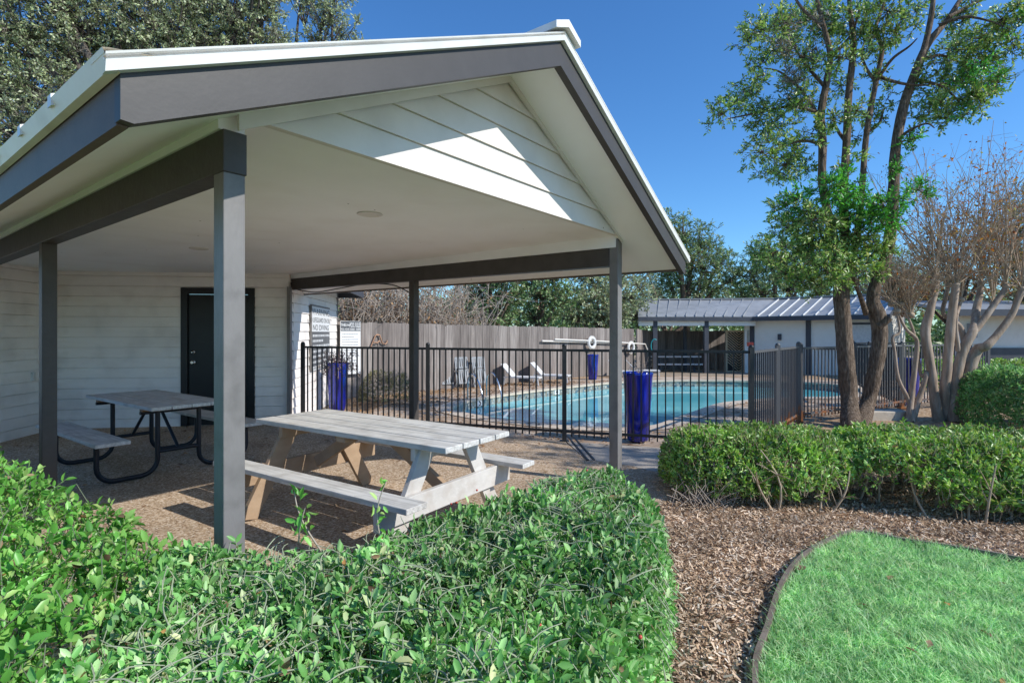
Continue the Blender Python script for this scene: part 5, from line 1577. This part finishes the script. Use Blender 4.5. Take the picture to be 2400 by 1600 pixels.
MY = 8.9
def mp_(px, py, dy=0.): return pt(px, py, MY + dy)
def z5(x_, y_, dy=0.): return mp_(1900 + x_ / 3.408, 600 + y_ / 3.408, dy)
myrtle('thin bare tree with pale twisting stems, just right of the big dark trunks', gp(2128, 986),
       [([gp(2125, 988), z5(790, 1180), z5(700, 980), z5(670, 760), z5(655, 650), z5(710, 600), z5(680, 430), z5(640, 380)], [.05, .045, .035, .03, .03, .025, .02, .014]),
        ([gp(2130, 988), z5(800, 1150), z5(830, 900), z5(850, 700), z5(825, 640), z5(760, 580), z5(690, 440), z5(660, 360)], [.07, .06, .05, .042, .04, .03, .022, .014]),
        ([gp(2138, 988), z5(860, 1150), z5(930, 930), z5(880, 950, .1), z5(850, 700, .1)], [.07, .055, .04, .03, .03]),
        ([z5(830, 640), z5(800, 540), z5(740, 420), z5(720, 380)], [.03, .024, .02, .014])],
       [(z5(645, 385), .3, .7), (z5(690, 440), .25, .6), (z5(720, 385), .3, .8), (z5(800, 470), .22, .8)], 14, MY, 5, 120)
myrtle('thick pale-barked leafless tree with many upright twigs at the right of the picture', gp(2235, 986),
       [([gp(2200, 985), z5(985, 1100), z5(960, 900), z5(915, 620), z5(950, 450), z5(990, 280), z5(1000, 215)], [.11, .09, .085, .09, .075, .07, .065]),
        ([gp(2222, 985, 0), z5(1070, 1100), z5(1090, 900), z5(1110, 650), z5(1130, 450), z5(1150, 290), z5(1160, 240)], [.11, .09, .085, .085, .08, .075, .065]),
        ([gp(2238, 988), z5(1150, 1050), z5(1180, 880), z5(1230, 720), z5(1300, 590), z5(1320, 450, .2), z5(1350, 300, .3), z5(1360, 220, .3)], [.13, .11, .1, .09, .08, .07, .065, .055]),
        ([gp(2252, 988), z5(1200, 1120), z5(1270, 900), z5(1330, 750), z5(1400, 720, -.1), z5(1480, 640, -.1), z5(1600, 480, -.1), z5(1660, 340, -.1), z5(1690, 270, -.1)], [.12, .11, .105, .1, .085, .07, .06, .06, .06]),
        ([z5(1300, 600), z5(1340, 560), z5(1420, 450), z5(1500, 340), z5(1560, 250)], [.07, .07, .065, .06, .055]),
        ([z5(1230, 700, .1), z5(1190, 560, .1), z5(1060, 460, .2), z5(1080, 330, .2), z5(1100, 240, .2)], [.06, .05, .045, .045, .045]),
        ([z5(1180, 760), z5(1160, 600), z5(1165, 480), z5(1200, 360, .2)], [.05, .04, .035, .03])],
       [(z5(1000, 205), .45, 2.0), (z5(1160, 235), .5, 2.3), (z5(1360, 215, .3), .5, 2.4), (z5(1560, 245), .5, 2.3), (z5(1690, 265, -.1), .5, 2.2), (z5(1100, 235, .2), .5, 2.2), (z5(1200, 350, .2), .5, 1.6), (z5(1460, 380, .4), .6, 2.0)], 13, MY, 9, 2000)
random.seed(21)

# ------------------------------------------------------------------ live oak behind the building
def cpx(px, py, Y, r, ry=None): return (tuple(pt(px, py, Y)), (r, r * 1.1, r * .8))
tree('live_oak', 'large grey-green live oak with clumps of ball moss rising behind the pavilion roof', 'tree', (-9.5, 14.5, -.1),
     [cpx(30, 60, 13, 1.3), cpx(160, 40, 13.5, 1.4), cpx(60, 200, 13, 1.3), cpx(20, 300, 12.5, 1.0), cpx(150, 150, 13.5, 1.2), cpx(250, 90, 14, 1.3), cpx(300, -40, 14, 1.3), cpx(380, 60, 14, 1.2), cpx(330, 130, 14, 1.1), cpx(450, 10, 14.5, 1.3), cpx(500, 80, 14.5, 1.0), cpx(560, 20, 14.5, 1.0), cpx(600, 70, 14.5, .75), cpx(620, -30, 14.5, .9), cpx(420, 120, 14, .9), cpx(90, -70, 13, 1.4), cpx(180, 240, 13, 1.0), cpx(100, 330, 13, .9), cpx(-60, 150, 13, 1.4), cpx(-40, 380, 12.5, 1.0), cpx(530, 115, 14.5, .7), cpx(650, 100, 14.5, .5)],
     M['oakleaf'], M['barkgrey'], r0=.42, fork=(-8.9, 14.2, 3.2), leafL=.085, leafW=.04, per=22, dens=74, spread=.16, upw=.7, moss=9, shell=.45)
tree('live_oak', 'smaller grey-green oak spray against the blue sky above the middle of the roof', 'tree', (-6.2, 17.0, -.1),
     [cpx(760, 30, 15.5, .75), cpx(800, 60, 15.5, .55), cpx(740, 90, 15.5, .5), cpx(710, -20, 15.5, .7), cpx(780, -30, 15.5, .6), cpx(840, 95, 15.5, .3)],
     M['oakleaf'], M['barkgrey'], r0=.2, fork=(-6.0, 16.3, 5.0), leafL=.085, leafW=.04, per=18, dens=55, spread=.13, upw=.5)

# ------------------------------------------------------------------ growth beyond the board fence
random.seed(33)
def thicket(label, x_, y_, w, h, seed, leafn):
    random.seed(seed)
    r = thing('bare_bush', label, 'bush', (x_, y_, -.1), 0, 'leafless thicket behind the board fence')
    mb = MB(); tips = []
    for i in range(75):
        b0 = Vector((x_ + random.gauss(0, w * .4), y_ + random.gauss(0, .4), -.1))
        e = Vector((b0.x + random.gauss(0, w * .7), b0.y + random.gauss(0, .6), h * random.uniform(.7, 1.15)))
        p = bend(b0, e, random.uniform(-.1, .35), 7, .12); mb.tube(p, taper(.018, .006, len(p)), 5, False)
        for _ in range(7):
            j = random.randint(2, len(p) - 1); e2 = p[j] + Vector((random.gauss(0, .45), random.gauss(0, .35), random.gauss(.1, .4)))
            q = bend(p[j], e2, random.uniform(-.2, .2), 4, .1); mb.tube(q, taper(.009, .004, len(q)), 4, False); tips += q[1:]
    mb.fin('stems', M['twigpale'], r)
    random.shuffle(tips); k = min(leafn, len(tips))
    C = np.array([tuple(t) for t in tips[:k]]); C = np.concatenate([C + RNG.normal(size=C.shape) * .1 for _ in range(3)])
    leaves('dry_leaves', C, .085, .045, M['brownleaf'], r, upw=.3)
for i, (px, Y_, w, h, ln_) in enumerate(((800, 14.6, .9, 3.0, 600), (865, 15.2, 1.0, 3.0, 500), (930, 15.8, 1.0, 2.9, 420), (1000, 16.5, 1.1, 2.8, 380), (1065, 17.2, 1.0, 2.6, 260))):
    labs = ['tangled leafless bush with orange leaves nearest the pool rules board', 'tangled tan bush behind the fence, left of the middle pavilion post', 'bare pale-twigged bush directly behind the middle pavilion post', 'bare grey bush behind the fence above the folding chairs', 'low bare bush where the green trees begin behind the fence']
    thicket(labs[i], (px - 1200) / FOC * Y_, Y_, w, h, 40 + i, ln_)
random.seed(50)
BG = 'trees beyond the board fence'
def bgt(label, px, Y_, cl_, mat, **kw):
    base = ((px - 1200) / FOC * Y_, Y_, -.4)
    d = dict(r0=.2, leafL=.13, leafW=.065, per=16, dens=34, spread=.2, upw=.45, group=BG); d.update(kw)
    return tree('background_tree', label, 'tree', base, [cpx(a, b_, Y_ + RNG.uniform(-.8, .8), r) for a, b_, r in cl_], mat, M['bark'], **d)
bgt('dark green dense tree behind the fence above the rescue poles left end', 1150, 20.5, [(1110, 690, 1.0), (1150, 660, 1.1), (1190, 690, 1.1), (1170, 740, 1.0), (1120, 740, .9), (1210, 640, 1.0), (1150, 600, 1.2), (1100, 620, 1.0)], M['darkleaf'])
bgt('dark leaning tree with visible black limbs behind the fence', 1270, 22, [(1230, 660, 1.1), (1270, 690, 1.2), (1300, 640, 1.1), (1250, 740, 1.1), (1310, 700, .9), (1280, 590, 1.3), (1220, 600, 1.0)], M['darkleaf'])
bgt('light green leafy tree behind the fence beside the pavilion corner post', 1395, 23, [(1370, 700, 1.1), (1410, 680, 1.1), (1400, 740, 1.2), (1440, 720, 1.2), (1470, 690, 1.0), (1475, 740, .9), (1380, 640, 1.0), (1450, 650, 1.0), (1350, 745, .9)], M['oakleaf'])
bgt('tall dark cedar rising behind the far shelter roof, right of the pavilion eave', 1600, 31, [(1560, 560, 1.3), (1600, 540, 1.2), (1640, 570, 1.4), (1590, 600, 1.7), (1650, 620, 1.6), (1560, 630, 1.5), (1690, 610, 1.0), (1610, 670, 1.7), (1670, 680, 1.4), (1720, 650, .8), (1550, 520, .9), (1540, 680, 1.2)], M['darkleaf'], r0=.35, dens=26, per=18, spread=.26)
bgt('spreading dark tree behind the shelter, left of the big trunks', 1800, 30, [(1760, 640, 1.3), (1790, 590, 1.2), (1830, 620, 1.4), (1850, 670, 1.3), (1790, 680, 1.2), (1740, 690, .8), (1890, 640, 1.4), (1930, 680, 1.4), (1900, 590, 1.2)], M['darkleaf'], r0=.3, dens=26, per=18, spread=.26)
bgt('autumn-tinted tree with orange leaves behind the thick bare tree', 2240, 21, [(2180, 640, 1.3), (2240, 600, 1.4), (2300, 650, 1.4), (2220, 690, 1.2), (2350, 610, 1.4), (2380, 680, 1.3), (2300, 560, 1.2), (2160, 700, 1.0)], M['rustleaf'], dens=16, spread=.28, leafL=.1, leafW=.05)
bgt('yellow-green tree at the right edge behind the house roof', 2400, 19, [(2390, 520, 1.0), (2410, 600, 1.2), (2420, 470, .9), (2370, 570, .8), (2420, 680, 1.2)], M['oliveleaf'], dens=26)
bgt('dark green tree behind the wing roof, right of the big trunks', 2110, 30, [(2080, 650, 1.5), (2130, 630, 1.4), (2110, 690, 1.3), (2040, 680, 1.4), (2000, 650, 1.4), (2180, 670, 1.4)], M['darkleaf'], dens=24, spread=.28)
bgt('bushy green tree filling the gap behind the bench table', 1560, 29, [(1520, 720, 1.3), (1580, 735, 1.2), (1640, 730, 1.2), (1700, 735, 1.2), (1490, 660, 1.2), (1500, 600, .8)], M['oakleaf'], dens=24)

# a thin tree just outside the right edge of the frame: its shade dapples the path and the patio edge
tree('shade_tree', 'thin tree outside the right edge, shading the path by the fence', 'tree', (7.6, 3.6, 0),
     [((7.3, 3.9, 4.6), (.9, .8, .5)), ((6.6, 4.6, 5.2), (.8, .7, .5)), ((8.2, 3.4, 5.6), (.9, .8, .5)), ((7.2, 4.9, 5.9), (.8, .8, .4)), ((8.0, 4.4, 6.6), (.8, .8, .5)), ((6.2, 3.7, 4.3), (.7, .6, .4))],
     M['treeleaf'], M['bark'], r0=.12, fork=(7.5, 3.8, 3.0), dens=26, per=12, spread=.12, leafL=.08, leafW=.035)

# a far belt of woods that closes the horizon
P_ = []
for i in range(420):
    x_ = RNG.uniform(-45, 60); y_ = RNG.uniform(40, 52)
    c = (x_, y_, RNG.uniform(0, 4.2 + 1.2 * mnoise.noise(Vector((x_ * .2, 0, 3)))))
    P_.append(np.array(c) + RNG.normal(size=(70, 3)) * np.array((.9, .9, .6)))
put(leaves('woods', np.concatenate(P_), .5, .28, M['darkleaf'], upw=.3), 'far belt of green woodland closing the horizon', 'woods', kind='stuff')

# ------------------------------------------------------------------ light, sky, camera
SUN_DIR = (U * .33 - V_ * 1.33 + Vector((0, 0, 1.0))).normalized()
sd = bpy.data.lights.new('sun', 'SUN'); sd.energy = 5.0; sd.angle = math.radians(.55); sd.color = (1, .965, .9)
so = bpy.data.objects.new('sun', sd); COL.objects.link(so)
so.rotation_euler = SUN_DIR.to_track_quat('Z', 'Y').to_euler()
w = bpy.data.worlds.new('World'); scn.world = w; w.use_nodes = True
nt = w.node_tree; ns = nt.nodes; bgn = ns['Background']
sk = ns.new('ShaderNodeTexSky'); sk.sky_type = 'NISHITA'; sk.sun_disc = False
sk.sun_elevation = math.asin(SUN_DIR.z); sk.sun_rotation = math.atan2(SUN_DIR.x, SUN_DIR.y)
sk.air_density = 1.0; sk.dust_density = .3; sk.ozone_density = 1.6
hs = ns.new('ShaderNodeHueSaturation'); hs.inputs['Saturation'].default_value = 1.15
tn = ns.new('ShaderNodeMixRGB'); tn.blend_type = 'MULTIPLY'; tn.inputs['Fac'].default_value = 1; tn.inputs['Color2'].default_value = (.63, .99, 1.31, 1)
nt.links.new(sk.outputs[0], hs.inputs['Color']); nt.links.new(hs.outputs[0], tn.inputs['Color1']); nt.links.new(tn.outputs[0], bgn.inputs['Color'])
bgn.inputs['Strength'].default_value = .15

cam = bpy.data.cameras.new('camera'); co = bpy.data.objects.new('camera', cam); COL.objects.link(co)
co.location = (0, 0, CAM_H); co.rotation_euler = (math.radians(90), 0, 0)
cam.sensor_width = 36; cam.lens = 36 * FOC / 2400; cam.shift_y = (HORIZON - 800) / 2400
cam.clip_start = .05; cam.clip_end = 1500
scn.camera = co
scn.view_settings.view_transform = 'Standard'; scn.view_settings.look = 'None'; scn.view_settings.exposure = 0
scn.render.engine = 'CYCLES'
scn.cycles.use_denoising = True
scn.cycles.max_bounces = 8; scn.cycles.diffuse_bounces = 6; scn.cycles.transparent_max_bounces = 8
scn.cycles.sample_clamp_indirect = 6
